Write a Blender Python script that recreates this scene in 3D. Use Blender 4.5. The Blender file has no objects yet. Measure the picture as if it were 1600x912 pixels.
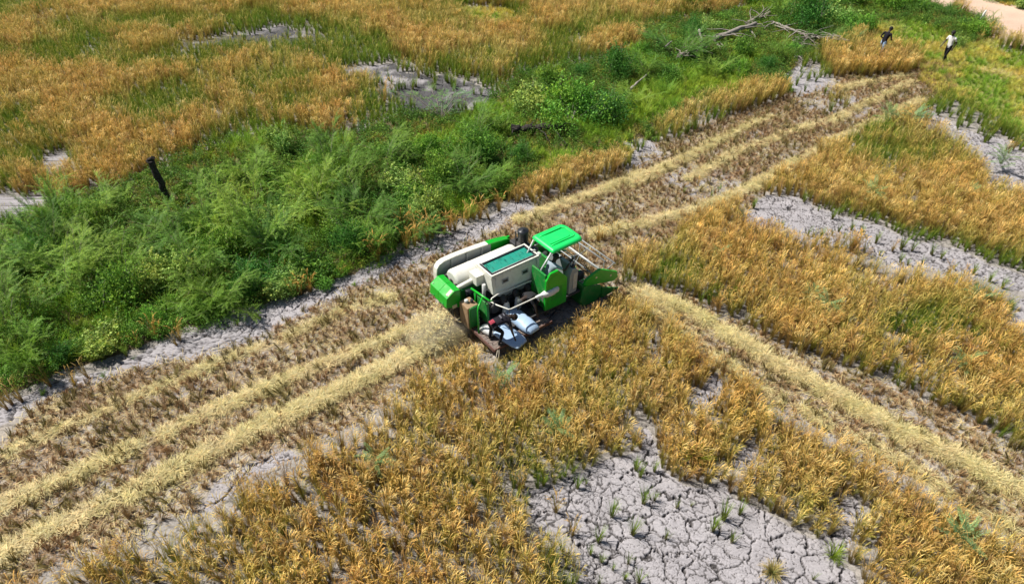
import bpy, bmesh, math, random
import numpy as np
from mathutils import Vector, Matrix, Quaternion, noise as mn
random.seed(11)
rng = np.random.default_rng(5)
R = math.radians
scene = bpy.context.scene
COL = scene.collection

# ------------------------------------------------------------ camera, sky, sun
CAM_H, PITCH, FPX = 15.5, R(39), 1100.0
cam_d = bpy.data.cameras.new('camera')
cam = bpy.data.objects.new('camera', cam_d); COL.objects.link(cam)
cam.location = (0, 0, CAM_H); cam.rotation_euler = (R(90) - PITCH, 0, 0)
cam_d.sensor_width = 36; cam_d.lens = 36 * FPX / 1600
cam_d.clip_start = 0.1; cam_d.clip_end = 3000
scene.camera = cam
SUN_EL, SUN_DIR = R(56), (-0.965, 0.26)           # direction on the ground towards the sun
w = bpy.data.worlds.new('World'); scene.world = w; w.use_nodes = True
nt = w.node_tree; bg = nt.nodes['Background']
sky = nt.nodes.new('ShaderNodeTexSky'); sky.sky_type = 'NISHITA'; sky.sun_disc = False
sky.sun_elevation = SUN_EL
sky.sun_rotation = math.atan2(SUN_DIR[0], SUN_DIR[1])
nt.links.new(sky.outputs[0], bg.inputs[0]); bg.inputs[1].default_value = 0.05
sd = bpy.data.lights.new('sun', 'SUN'); sd.energy = 5.0; sd.angle = R(0.53); sd.color = (1, 0.955, 0.88)
sun = bpy.data.objects.new('sun', sd); COL.objects.link(sun)
ce = math.cos(SUN_EL)
sv = Vector((SUN_DIR[0] * ce, SUN_DIR[1] * ce, math.sin(SUN_EL)))
sun.rotation_euler = sv.to_track_quat('Z', 'Y').to_euler()
sun.location = (-20, 20, 40)
vs = scene.view_settings
vs.view_transform = 'Standard'; vs.look = 'None'; vs.gamma = 1; vs.use_curve_mapping = False
vs.exposure = 0.46
scene.cycles.max_bounces = 6; scene.cycles.diffuse_bounces = 3; scene.cycles.glossy_bounces = 2
scene.cycles.transmission_bounces = 3; scene.cycles.transparent_max_bounces = 4; scene.cycles.volume_bounces = 0

# ------------------------------------------------------------ helpers
def G(px, py, z=0.0):
    """where a line of sight meets the level z (photo measured in 1600 x 912)"""
    dx = (px - 800) / FPX; dy = -(py - 456) / FPX
    d = (dx, math.cos(PITCH) + dy * math.sin(PITCH), -math.sin(PITCH) + dy * math.cos(PITCH))
    t = (z - CAM_H) / d[2]
    return d[0] * t, d[1] * t
def PJ(x, y, z):
    cy = y * math.cos(PITCH) - (z - CAM_H) * math.sin(PITCH)
    cz = y * math.sin(PITCH) + (z - CAM_H) * math.cos(PITCH)
    return 800 + FPX * x / cy, 456 - FPX * cz / cy
def gpoly(pts): return [G(*p) for p in pts]

def tag(o, label=None, cat=None, group=None, kind=None):
    if label: o['label'] = label
    if cat: o['category'] = cat
    if group: o['group'] = group
    if kind: o['kind'] = kind
    return o
def empty(name, loc=(0, 0, 0), rz=0.0):
    o = bpy.data.objects.new(name, None); COL.objects.link(o)
    o.location = loc; o.rotation_euler = (0, 0, rz); o.empty_display_size = 0.2
    return o
def copy_tree(o, parent=None):
    c = o.copy(); COL.objects.link(c)
    if parent: c.parent = parent
    for ch in list(o.children): copy_tree(ch, c)
    return c

class MB:
    """collects shapes, then links them as one mesh object"""
    def __init__(s): s.bm = bmesh.new()
    def box(s, x0, x1, y0, y1, z0, z1, bev=0.0):
        vs_ = [s.bm.verts.new(p) for p in [(x0,y0,z0),(x1,y0,z0),(x1,y1,z0),(x0,y1,z0),(x0,y0,z1),(x1,y0,z1),(x1,y1,z1),(x0,y1,z1)]]
        fs = [s.bm.faces.new([vs_[i] for i in f]) for f in [(0,3,2,1),(4,5,6,7),(0,1,5,4),(1,2,6,5),(2,3,7,6),(3,0,4,7)]]
        if bev:
            es = set(e for f in fs for e in f.edges)
            bmesh.ops.bevel(s.bm, geom=list(es), offset=bev, segments=2, affect='EDGES', profile=0.6)
        return s
    def prism(s, pts, axis, a, b, bev=0.0, seg=2):
        """polygon pts extruded along axis from a to b; pts are the other two coordinates in xyz order"""
        def P(p, c):
            l = list(p); l.insert(axis, c); return l
        v0 = [s.bm.verts.new(P(p, a)) for p in pts]; v1 = [s.bm.verts.new(P(p, b)) for p in pts]
        n = len(pts); fs = [s.bm.faces.new(v0[::-1]), s.bm.faces.new(v1)]
        for i in range(n): fs.append(s.bm.faces.new([v0[i], v0[(i+1)%n], v1[(i+1)%n], v1[i]]))
        bmesh.ops.recalc_face_normals(s.bm, faces=fs)
        if bev:
            es = set(e for f in fs for e in f.edges)
            bmesh.ops.bevel(s.bm, geom=list(es), offset=bev, segments=seg, affect='EDGES', profile=0.6)
        return s
    def hull(s, lo, hi):
        """two rings of 4 points joined"""
        v0 = [s.bm.verts.new(p) for p in lo]; v1 = [s.bm.verts.new(p) for p in hi]
        n = len(lo); fs = [s.bm.faces.new(v0[::-1]), s.bm.faces.new(v1)]
        for i in range(n): fs.append(s.bm.faces.new([v0[i], v0[(i+1)%n], v1[(i+1)%n], v1[i]]))
        bmesh.ops.recalc_face_normals(s.bm, faces=fs)
        return s
    def tube(s, pts, r, n=8, closed=False, caps=True):
        pts = [Vector(p) for p in pts]; rr = r if isinstance(r, (list, tuple)) else [r] * len(pts)
        rings = []; prev = None
        for i, p in enumerate(pts):
            if closed: t = pts[(i+1) % len(pts)] - pts[i-1]
            else: t = pts[min(i+1, len(pts)-1)] - pts[max(i-1, 0)]
            t.normalize()
            if prev is None:
                a = Vector((0,0,1)) if abs(t.z) < 0.9 else Vector((1,0,0))
                u = t.cross(a).normalized()
            else: u = (prev - t * prev.dot(t)).normalized()
            prev = u; v = t.cross(u)
            rings.append([s.bm.verts.new(p + (u * math.cos(k*2*math.pi/n) + v * math.sin(k*2*math.pi/n)) * rr[i]) for k in range(n)])
        m = len(rings)
        for i in range(m if closed else m - 1):
            A, B = rings[i], rings[(i+1) % m]
            for k in range(n):
                f = s.bm.faces.new([A[k], A[(k+1)%n], B[(k+1)%n], B[k]]); f.smooth = True
        if not closed and caps:
            s.bm.faces.new(rings[0][::-1]); s.bm.faces.new(rings[-1])
        return s
    def cyl(s, p, q, r, n=20): return s.tube([p, q], r, n)
    def lathe(s, prof, c=(0,0,0), n=24):
        rings = []
        for r, z in prof:
            rings.append([s.bm.verts.new((c[0] + r*math.cos(k*2*math.pi/n), c[1] + r*math.sin(k*2*math.pi/n), c[2]+z)) for k in range(n)])
        for A, B in zip(rings, rings[1:]):
            for k in range(n):
                f = s.bm.faces.new([A[k], A[(k+1)%n], B[(k+1)%n], B[k]]); f.smooth = True
        s.bm.faces.new(rings[0][::-1]); s.bm.faces.new(rings[-1])
        return s
    def build(s, name, m, parent=None, smooth=None):
        bmesh.ops.recalc_face_normals(s.bm, faces=s.bm.faces[:])
        me = bpy.data.meshes.new(name); s.bm.to_mesh(me); s.bm.free()
        me.materials.append(m)
        if smooth:
            for p in me.polygons: p.use_smooth = True
        o = bpy.data.objects.new(name, me); COL.objects.link(o)
        if parent: o.parent = parent
        return o

def mesh_np(name, verts, faces, mat, cols=None, smooth=False):
    """verts (n,3), faces list of quads as (m,4) or tris (m,3) array"""
    verts = np.asarray(verts, np.float32); faces = np.asarray(faces, np.int32)
    me = bpy.data.meshes.new(name)
    me.vertices.add(len(verts)); me.vertices.foreach_set('co', verts.ravel())
    k = faces.shape[1]
    me.loops.add(faces.size); me.loops.foreach_set('vertex_index', faces.ravel())
    me.polygons.add(len(faces)); me.polygons.foreach_set('loop_start', np.arange(0, faces.size, k, dtype=np.int32))
    if smooth: me.polygons.foreach_set('use_smooth', np.ones(len(faces), bool))
    me.update(calc_edges=True)
    if cols is not None:
        a = me.color_attributes.new('col', 'FLOAT_COLOR', 'POINT')
        c = np.ones((len(verts), 4), np.float32); c[:, :3] = cols
        a.data.foreach_set('color', c.ravel())
    me.materials.append(mat)
    return me

# ------------------------------------------------------------ materials
def new_mat(name):
    m = bpy.data.materials.new(name); m.use_nodes = True
    t = m.node_tree; b = t.nodes['Principled BSDF']
    return m, t, b
def paint(name, col, rough=0.45, metal=0.0, dirt=(0.30, 0.25, 0.17), amount=0.35, scale=6.0, bump=0.0, spec=0.5):
    """coat with procedural dust and wear"""
    m, t, b = new_mat(name)
    co = t.nodes.new('ShaderNodeTexCoord')
    n1 = t.nodes.new('ShaderNodeTexNoise'); n1.inputs['Scale'].default_value = scale; n1.inputs['Detail'].default_value = 8; n1.inputs['Roughness'].default_value = 0.65
    t.links.new(co.outputs['Object'], n1.inputs['Vector'])
    cr = t.nodes.new('ShaderNodeValToRGB'); cr.color_ramp.elements[0].position = 0.45; cr.color_ramp.elements[1].position = 0.75
    t.links.new(n1.outputs[0], cr.inputs[0])
    mu = t.nodes.new('ShaderNodeMath'); mu.operation = 'MULTIPLY'; mu.inputs[1].default_value = amount
    t.links.new(cr.outputs[0], mu.inputs[0])
    mx = t.nodes.new('ShaderNodeMixRGB'); mx.inputs[1].default_value = (*col, 1); mx.inputs[2].default_value = (*dirt, 1)
    t.links.new(mu.outputs[0], mx.inputs[0]); t.links.new(mx.outputs[0], b.inputs['Base Color'])
    ra = t.nodes.new('ShaderNodeMath'); ra.operation = 'ADD'; ra.inputs[1].default_value = rough
    t.links.new(mu.outputs[0], ra.inputs[0]); t.links.new(ra.outputs[0], b.inputs['Roughness'])
    b.inputs['Metallic'].default_value = metal
    b.inputs['Specular IOR Level'].default_value = spec
    if bump:
        bp = t.nodes.new('ShaderNodeBump'); bp.inputs['Strength'].default_value = bump; bp.inputs['Distance'].default_value = 0.02
        t.links.new(n1.outputs[0], bp.inputs['Height']); t.links.new(bp.outputs[0], b.inputs['Normal'])
    return m
def plant_mat(name, tint=(1, 1, 1), var=0.35, trans=0.35, big=(1.15, 0.95, 0.8), bigscale=0.35):
    """leaf colour from the mesh's own colours, varied from clump to clump"""
    m, t, b = new_mat(name)
    vc = t.nodes.new('ShaderNodeVertexColor'); vc.layer_name = 'col'
    ge = t.nodes.new('ShaderNodeNewGeometry')
    n1 = t.nodes.new('ShaderNodeTexNoise'); n1.inputs['Scale'].default_value = bigscale; n1.inputs['Detail'].default_value = 4
    n2 = t.nodes.new('ShaderNodeTexNoise'); n2.inputs['Scale'].default_value = 5.0; n2.inputs['Detail'].default_value = 3
    t.links.new(ge.outputs['Position'], n1.inputs['Vector']); t.links.new(ge.outputs['Position'], n2.inputs['Vector'])
    r1 = t.nodes.new('ShaderNodeMapRange'); r1.inputs[1].default_value = 0.35; r1.inputs[2].default_value = 0.65
    t.links.new(n1.outputs[0], r1.inputs[0])
    mA = t.nodes.new('ShaderNodeMixRGB'); mA.inputs[1].default_value = (*tint, 1); mA.inputs[2].default_value = (*[a*b_ for a, b_ in zip(tint, big)], 1)
    t.links.new(r1.outputs[0], mA.inputs[0])
    mB = t.nodes.new('ShaderNodeMixRGB'); mB.blend_type = 'MULTIPLY'; mB.inputs[0].default_value = 1
    t.links.new(vc.outputs[0], mB.inputs[1]); t.links.new(mA.outputs[0], mB.inputs[2])
    r2 = t.nodes.new('ShaderNodeMapRange'); r2.inputs[1].default_value = 0.3; r2.inputs[2].default_value = 0.7
    r2.inputs[3].default_value = 1 - var; r2.inputs[4].default_value = 1 + var
    t.links.new(n2.outputs[0], r2.inputs[0])
    mC = t.nodes.new('ShaderNodeVectorMath'); mC.operation = 'SCALE'
    t.links.new(mB.outputs[0], mC.inputs[0]); t.links.new(r2.outputs[0], mC.inputs['Scale'])
    t.links.new(mC.outputs[0], b.inputs['Base Color'])
    b.inputs['Roughness'].default_value = 0.6; b.inputs['Specular IOR Level'].default_value = 0.25
    tr = t.nodes.new('ShaderNodeBsdfTranslucent'); t.links.new(mC.outputs[0], tr.inputs[0])
    ms = t.nodes.new('ShaderNodeMixShader'); ms.inputs[0].default_value = trans
    t.links.new(b.outputs[0], ms.inputs[1]); t.links.new(tr.outputs[0], ms.inputs[2])
    t.links.new(ms.outputs[0], t.nodes['Material Output'].inputs[0])
    return m

# ------------------------------------------------------------ noise on arrays
def _h(ix, iy, s):
    ix = ix.astype(np.int64); iy = iy.astype(np.int64)
    n = (ix * 374761393 + iy * 668265263 + s * 1442695041) & 0x7fffffff
    n = ((n ^ (n >> 13)) * 1274126177) & 0x7fffffff
    return ((n ^ (n >> 16)) & 0xffff) / 65535.0
def vnoise(x, y, s=0):
    x0 = np.floor(x); y0 = np.floor(y); fx = x - x0; fy = y - y0
    fx = fx*fx*(3-2*fx); fy = fy*fy*(3-2*fy)
    a = _h(x0, y0, s); b = _h(x0+1, y0, s); c = _h(x0, y0+1, s); d = _h(x0+1, y0+1, s)
    return (a*(1-fx)+b*fx)*(1-fy) + (c*(1-fx)+d*fx)*fy
def fbm(x, y, s=0, o=4):
    v = 0; a = 0.5; t = 0
    for k in range(o):
        v = v + a*vnoise(x*2**k, y*2**k, s+k*17); t += a; a *= 0.5
    return v / t
def worley_edge(x, y, s=0, jit=0.9):
    """distance to the border between the two nearest cells"""
    x0 = np.floor(x); y0 = np.floor(y)
    f1 = np.full(x.shape, 9.0); f2 = np.full(x.shape, 9.0)
    p1x = np.zeros(x.shape); p1y = np.zeros(x.shape); p2x = np.zeros(x.shape); p2y = np.zeros(x.shape)
    for i in (-1, 0, 1):
        for j in (-1, 0, 1):
            cx = x0+i; cy = y0+j
            qx = cx + 0.5 + (_h(cx, cy, s)-0.5)*jit; qy = cy + 0.5 + (_h(cx, cy, s+7)-0.5)*jit
            d = (qx-x)**2 + (qy-y)**2
            m1 = d < f1; m2 = (~m1) & (d < f2)
            f2 = np.where(m1, f1, np.where(m2, d, f2))
            p2x = np.where(m1, p1x, np.where(m2, qx, p2x)); p2y = np.where(m1, p1y, np.where(m2, qy, p2y))
            f1 = np.where(m1, d, f1); p1x = np.where(m1, qx, p1x); p1y = np.where(m1, qy, p1y)
    return (f2-f1) / (2*np.sqrt((p2x-p1x)**2+(p2y-p1y)**2)+1e-6)

# ------------------------------------------------------------ plots of the field, read off the photo and laid on the ground
Z = {}
Z['hedge'] = [[(-300,420),(0,350),(60,327),(130,305),(200,288),(300,240),(400,210),(470,203),(520,217),(590,192),(620,182),(700,178),(780,152),(800,122),(850,112),(900,97),(960,92),(1000,70),(1010,42),(1060,27),(1110,30),(1150,20),(1170,0),(1200,-50),
   (1470,-50),(1440,0),(1480,20),(1535,35),(1540,60),(1500,75),(1460,50),(1420,38),(1350,38),(1345,60),(1310,76),(1275,82),(1255,105),(1262,130),(1240,142),(1235,144),(1180,144),(1140,154),(1100,170),(1060,188),(1030,210),(1022,222),(985,228),(962,247),(870,266),(835,288),(800,310),(770,315),(700,345),(640,375),(600,398),(560,422),(480,455),(400,474),(330,500),(240,532),(150,565),(80,592),(0,622),(-300,720)]]
Z['mud'] = [
 [(825,766),(865,761),(900,736),(935,721),(965,713),(1002,706),(1010,672),(1018,672),(1022,700),(1035,736),(1060,751),(1100,761),(1130,751),(1145,776),(1190,796),(1230,816),(1250,836),(1280,841),(1315,816),(1322,776),(1340,776),(1345,806),(1330,836),(1320,876),(1345,906),(1350,990),(920,990),(905,886),(900,856),(880,826),(845,836),(830,806)],
 [(1110,581),(1135,591),(1120,616),(1100,631),(1070,651),(1055,648),(1080,626),(1100,606)],
 [(1150,736),(1140,720),(1170,690),(1185,700),(1165,725)],
 [(1135,360),(1160,345),(1170,320),(1200,305),(1240,305),(1275,325),(1305,335),(1340,345),(1375,355),(1410,370),(1445,380),(1500,390),(1550,415),(1590,428),(1680,445),(1680,475),(1575,450),(1540,435),(1490,425),(1445,420),(1400,415),(1350,395),(1300,385),(1250,385),(1225,370),(1190,360),(1150,360)],
 [(1430,175),(1465,180),(1490,195),(1520,205),(1565,220),(1595,235),(1680,280),(1680,330),(1580,305),(1550,295),(1540,280),(1520,250),(1500,230),(1465,215),(1425,200)],
 [(1250,150),(1300,155),(1340,150),(1360,170),(1330,190),(1280,175),(1250,170)],
 [(1245,92),(1262,100),(1275,112),(1315,135),(1300,150),(1240,145),(1225,118)],
 [(970,220),(1025,220),(1040,245),(1010,265),(985,260)],
 [(1030,270),(1080,260),(1150,280),(1170,300),(1145,320),(1100,310),(1070,300)],
 [(-300,740),(0,640),(80,600),(160,580),(240,542),(330,508),(400,480),(480,462),(540,430),(600,405),(680,375),(760,340),(830,310),(840,322),(780,358),(700,395),(640,420),(560,450),(480,485),(420,520),(340,553),(240,572),(160,598),(90,622),(0,662),(-300,770)],
 [(262,70),(300,66),(400,50),(430,36),(465,50),(500,55),(530,62),(495,70),(460,74),(400,70),(350,75),(300,74)],
 [(535,112),(560,103),(610,100),(640,116),(690,118),(740,128),(772,146),(762,165),(720,177),(680,180),(640,180),(612,180),(620,160),(590,150),(585,130),(560,128),(540,122)],
 [(-80,305),(0,305),(50,310),(92,305),(60,337),(0,342),(-80,350)],
 [(80,240),(110,245),(107,270),(73,270)],
 [(1590,470),(1640,470),(1640,520),(1575,500)],
 [(335,172),(352,172),(352,182),(338,184)],
 [(340,745),(445,703),(470,712),(380,752),(330,800),(315,790)]]
Z['damp'] = [Z['mud'][10], Z['mud'][11]]
Z['stub'] = [
 [(-300,765),(0,655),(90,618),(160,592),(240,567),(340,548),(420,513),(480,480),(560,440),(640,415),(700,390),(780,352),(840,318),(900,290),(980,262),(1030,222),(1060,214),(1150,176),(1235,150),(1262,140),(1310,118),(1370,120),(1440,100),(1500,105),(1480,150),(1440,170),(1300,232),(1195,300),(1150,340),(1060,390),(980,400),(975,440),
  (1060,462),(1110,482),(1230,543),(1350,588),(1500,646),(1600,710),(1760,780),(1760,950),(1600,850),(1450,760),(1340,702),(1180,618),(1100,566),(1040,516),(975,480),(900,455),(800,500),(748,552),(560,655),(450,712),(300,800),(120,870),(-60,960),(-300,1000)]]
Z['rice'] = [   # standing crop left inside the plots above
 [(792,312),(835,282),(880,260),(958,243),(968,262),(905,284),(845,308),(800,323)],
 [(1020,208),(1060,182),(1100,162),(1180,136),(1232,133),(1238,150),(1150,180),(1060,217),(1025,224)],
 [(1275,94),(1340,93),(1435,108),(1420,117),(1370,122),(1300,122)],
 [(1055,365),(1145,322),(1160,328),(1150,346),(1060,392)],
 [(975,410),(1000,398),(1022,400),(1020,436),(985,440)]]
Z['nocrop'] = [[(-300,560),(0,590),(240,490),(400,440),(560,395),(640,352),(800,285),(830,310),(700,395),(480,480),(240,580),(0,690),(-300,800)], [(-300,640),(0,600),(0,650),(-300,800)]]
Z['grass'] = [[(1345,75),(1350,36),(1420,34),(1470,50),(1500,75),(1545,60),(1560,75),(1620,90),(1800,130),(1800,260),(1700,220),(1600,215),(1560,195),(1500,160),(1460,150),(1440,120),(1430,95),(1400,80)],
 [(1535,-40),(1800,-40),(1800,35),(1600,14),(1560,5)],
 [(720,15),(760,10),(810,22),(805,40),(770,48),(730,38)]]
Z['road'] = [[(1430,-60),(1540,-60),(1560,2),(1610,16),(1800,45),(1800,120),(1610,78),(1560,66),(1535,36),(1500,20),(1440,4)]]
Z['gap'] = [[(-90,42),(40,37),(120,27),(200,14),(200,17),(120,31),(40,43),(-90,50)]]
Z['green'] = [ # greener standing crop
 [(0,85),(130,70),(180,95),(140,115),(0,110)],[(110,60),(300,70),(360,90),(330,110),(180,130),(130,90)],[(190,150),(260,120),(300,160),(280,210),(170,215),(160,190)],
 [(250,75),(600,65),(800,140),(800,185),(560,210),(540,120),(420,90),(300,95)],[(380,25),(560,40),(600,80),(400,60)],[(0,160),(60,170),(60,220),(0,230)],[(0,245),(30,245),(20,300),(0,300)],
 [(700,10),(830,15),(820,55),(720,45)],[(860,50),(940,60),(900,80),(850,70)],[(220,30),(300,30),(290,50),(230,48)],
 [(1310,320),(1400,350),(1450,370),(1600,420),(1600,530),(1540,480),(1430,430),(1340,390)],[(1430,160),(1560,180),(1600,230),(1540,210),(1460,190)],[(1520,180),(1650,150),(1650,260),(1560,220)],
 [(1180,620),(1250,640),(1260,690),(1210,690),(1180,650)],[(1050,340),(1170,320),(1160,350),(1060,395)],[(1300,215),(1380,190),(1400,215),(1320,240)],
 [(150,30),(420,40),(430,55),(180,60)],[(0,0),(130,0),(100,18),(0,25)],[(300,190),(400,150),(420,200),(330,230)]]
WZ = {k: [np.array(gpoly(p)) for p in v] for k, v in Z.items()}
def inpoly(x, y, P):
    ins = np.zeros(x.shape, bool)
    bx = (x >= P[:,0].min()) & (x <= P[:,0].max()) & (y >= P[:,1].min()) & (y <= P[:,1].max())
    if not bx.any(): return ins
    xx = x[bx]; yy = y[bx]; r = np.zeros(xx.shape, bool)
    for i in range(len(P)):
        x1, y1 = P[i-1]; x2, y2 = P[i]
        if y1 == y2: continue
        c = ((y1 > yy) != (y2 > yy)) & (xx < (x2-x1)*(yy-y1)/(y2-y1)+x1)
        r ^= c
    ins[bx] = r
    return ins
def zone(k, x, y, wob=0.12):
    x = np.asarray(x, float); y = np.asarray(y, float)
    s = wob * np.clip(y / 14, 0.8, 3)
    xx = x + (fbm(x*1.3, y*1.3, 31)-0.5)*4*s; yy = y + (fbm(x*1.3, y*1.3, 57)-0.5)*4*s
    r = np.zeros(x.shape, bool)
    for P in WZ[k]: r |= inpoly(xx, yy, P)
    return r
HARV_O, HARV_A = (0.0, 18.0), R(36.5)
def to_local(x, y):
    dx = x - HARV_O[0]; dy = y - HARV_O[1]
    return dx*math.cos(HARV_A)+dy*math.sin(HARV_A), -dx*math.sin(HARV_A)+dy*math.cos(HARV_A)
def L2W(x, y, z=0):
    return (HARV_O[0]+x*math.cos(HARV_A)-y*math.sin(HARV_A), HARV_O[1]+x*math.sin(HARV_A)+y*math.cos(HARV_A), z)
# straw windrows: centre lines, half width (m), strength, tint (0 pale yellow, 1 greener)
BANDS = [([(-160,930),(0,868),(200,775),(350,695),(540,608),(640,558),(715,520)], 0.200, 1.6),
 ([(-160,860),(0,795),(200,705),(400,612),(560,550),(690,492)], 0.136, 1.1),
 ([(-160,790),(0,715),(200,628),(330,570),(420,542),(540,482),(655,452)], 0.118, 0.55),
 ([(925,368),(1000,350),(1080,330),(1150,305),(1180,290),(1240,255),(1300,224),(1440,158)], 0.136, 1.4),
 ([(985,290),(1040,262),(1080,243),(1140,212),(1205,183)], 0.167, 1.2),
 ([(1075,282),(1110,262),(1150,238),(1240,205),(1300,190),(1360,160),(1425,128)], 0.149, 0.9),
 ([(790,352),(860,326),(940,300),(1010,270)], 0.174, 1.0),
 ([(1310,140),(1360,128),(1420,118)], 0.248, 0.7),
 ([(1530,110),(1600,125),(1680,140)], 0.372, 0.7),
 ([(990,455),(1080,490),(1200,560),(1290,612),(1400,672),(1500,720),(1600,772),(1760,850)], 0.200, 1.9),
 ([(1010,480),(1100,545),(1180,600),(1300,665),(1440,742),(1600,838),(1760,940)], 0.110, 0.6)]
WB = [([G(*p) for p in b[0]], b[1], b[2]) for b in BANDS]
def band_field(x, y):
    v = np.zeros(x.shape)
    for pts, hw, st in WB:
        d = np.full(x.shape, 99.0)
        for (x1, y1), (x2, y2) in zip(pts, pts[1:]):
            L2 = (x2-x1)**2+(y2-y1)**2
            t = np.clip(((x-x1)*(x2-x1)+(y-y1)*(y2-y1))/L2, 0, 1)
            d = np.minimum(d, np.hypot(x-x1-t*(x2-x1), y-y1-t*(y2-y1)))
        v = np.maximum(v, np.exp(-(d/hw)**2) * min(st, 1.4))
    return v
# ------------------------------------------------------------ ground: one sheet, fine where cracked mud shows
def axis(segs):
    out = [segs[0][0]]
    for a, b, s in segs:
        n = max(1, int(round((b-a)/s))); out += list(np.linspace(a, b, n+1)[1:])
    return np.array(out)
GX = axis([(-1500,-200,130),(-200,-60,14),(-60,-16,1.0),(-16,-9,0.07),(-9,14,0.022),(14,24,0.06),(24,60,1.0),(60,200,14),(200,1500,130)])
GY = axis([(-300,0,30),(0,7.5,0.5),(7.5,13,0.019),(13,20,0.028),(20,30,0.05),(30,48,0.12),(48,80,1.0),(80,300,20),(300,1500,120)])
gx, gy = np.meshgrid(GX, GY)
mud = zone('mud', gx, gy).astype(np.float32); stub = zone('stub', gx, gy).astype(np.float32)
# soften mud edge a little
hedge = zone('hedge', gx, gy).astype(np.float32); road = zone('road', gx, gy).astype(np.float32)
damp = zone('damp', gx, gy).astype(np.float32); grass = zone('grass', gx, gy).astype(np.float32)
near = (np.abs(gx) < 62) & (gy < 80)
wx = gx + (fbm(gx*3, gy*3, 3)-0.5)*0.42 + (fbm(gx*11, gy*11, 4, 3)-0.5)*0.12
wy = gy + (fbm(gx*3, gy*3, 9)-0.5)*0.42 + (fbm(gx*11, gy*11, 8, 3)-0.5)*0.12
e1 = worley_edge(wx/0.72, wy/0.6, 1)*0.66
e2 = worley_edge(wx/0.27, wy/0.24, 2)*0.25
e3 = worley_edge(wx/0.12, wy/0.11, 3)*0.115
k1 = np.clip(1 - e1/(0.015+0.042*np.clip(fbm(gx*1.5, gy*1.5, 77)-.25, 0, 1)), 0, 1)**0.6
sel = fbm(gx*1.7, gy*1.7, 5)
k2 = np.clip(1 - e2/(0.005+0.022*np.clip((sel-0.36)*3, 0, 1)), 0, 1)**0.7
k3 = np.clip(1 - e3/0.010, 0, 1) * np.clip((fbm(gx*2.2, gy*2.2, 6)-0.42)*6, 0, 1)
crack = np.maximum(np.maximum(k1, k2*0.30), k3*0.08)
soilvis = np.maximum(mud, 0.55*(1-hedge)*(1-road)*(1-grass))
soilvis = np.where(gy > 34, soilvis*0.5, soilvis)
gz = -0.11*crack*soilvis + (fbm(gx*1.2, gy*1.2, 12)-0.5)*0.05 + (fbm(gx*7, gy*7, 13, 3)-0.5)*0.009
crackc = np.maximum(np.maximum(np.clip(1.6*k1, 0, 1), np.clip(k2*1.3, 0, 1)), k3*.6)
bf = band_field(gx, gy)
gz = gz + np.where(near, 0.02*bf*fbm(gx*5, gy*5, 41), 0)
# wheel tracks pressed beside the windrows
gz = np.where(near, gz, 0.0)
nx, ny = len(GX), len(GY)
V = np.stack([gx.ravel(), gy.ravel(), gz.ravel()], 1)
idx = np.arange(nx*ny).reshape(ny, nx)
Fq = np.stack([idx[:-1,:-1].ravel(), idx[:-1,1:].ravel(), idx[1:,1:].ravel(), idx[1:,:-1].ravel()], 1)
litter = np.clip(bf*0.9 + stub*(fbm(gx*2.5, gy*2.5, 19)*0.9-0.2) , 0, 1) * (1-mud*0.75)
# soil colours; the cracks' dark soil also carries their shade
def mixc(a, b, t): return a*(1-t[..., None]) + np.array(b)*t[..., None]
c = np.ones(gx.shape+(3,))*np.array((0.30, 0.275, 0.25))
c = mixc(c, (0.33, 0.31, 0.32), np.maximum(mud, 0.35*stub))
c = mixc(c, (0.085, 0.083, 0.085), damp*np.clip((fbm(gx*.9, gy*.9, 99)-.3)*5, 0, 1))
c = mixc(c, (0.42, 0.33, 0.19), litter*0.8)
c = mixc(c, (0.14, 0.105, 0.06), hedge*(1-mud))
c = mixc(c, (0.22, 0.22, 0.07), grass)
c = mixc(c, (0.56, 0.40, 0.30), road)
mottle = 0.82 + 0.36*fbm(gx*2.2, gy*2.2, 21)  # random tone variation across the soil
c = c*mottle[..., None]
c = mixc(c, (0.030, 0.026, 0.024), np.clip(crackc, 0, 1)*soilvis*0.9)  # near-black crack soil, deep shade painted in where the relief is shallow
gm, t, b = new_mat('field_soil')
vc = t.nodes.new('ShaderNodeVertexColor'); vc.layer_name = 'col'
ge = t.nodes.new('ShaderNodeNewGeometry')
n1 = t.nodes.new('ShaderNodeTexNoise'); n1.inputs['Scale'].default_value = 18; n1.inputs['Detail'].default_value = 8; n1.inputs['Roughness'].default_value = 0.7
t.links.new(ge.outputs['Position'], n1.inputs['Vector'])
rr = t.nodes.new('ShaderNodeMapRange'); rr.inputs[1].default_value = 0.25; rr.inputs[2].default_value = 0.75; rr.inputs[3].default_value = 0.62; rr.inputs[4].default_value = 1.38
t.links.new(n1.outputs[0], rr.inputs[0])
sc_ = t.nodes.new('ShaderNodeVectorMath'); sc_.operation = 'SCALE'
t.links.new(vc.outputs[0], sc_.inputs[0]); t.links.new(rr.outputs[0], sc_.inputs['Scale'])
t.links.new(sc_.outputs[0], b.inputs['Base Color'])
b.inputs['Roughness'].default_value = 0.9; b.inputs['Specular IOR Level'].default_value = 0.2
bp = t.nodes.new('ShaderNodeBump'); bp.inputs['Strength'].default_value = 0.5; bp.inputs['Distance'].default_value = 0.02
t.links.new(n1.outputs[0], bp.inputs['Height']); t.links.new(bp.outputs[0], b.inputs['Normal'])
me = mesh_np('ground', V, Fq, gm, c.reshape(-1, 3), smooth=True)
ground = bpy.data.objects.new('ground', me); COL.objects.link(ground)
tag(ground, kind='structure')
del V, Fq, c, gx, gy, gz, wx, wy, e1, e2, e3, k1, k2, k3, crack, sel, bf
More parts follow.
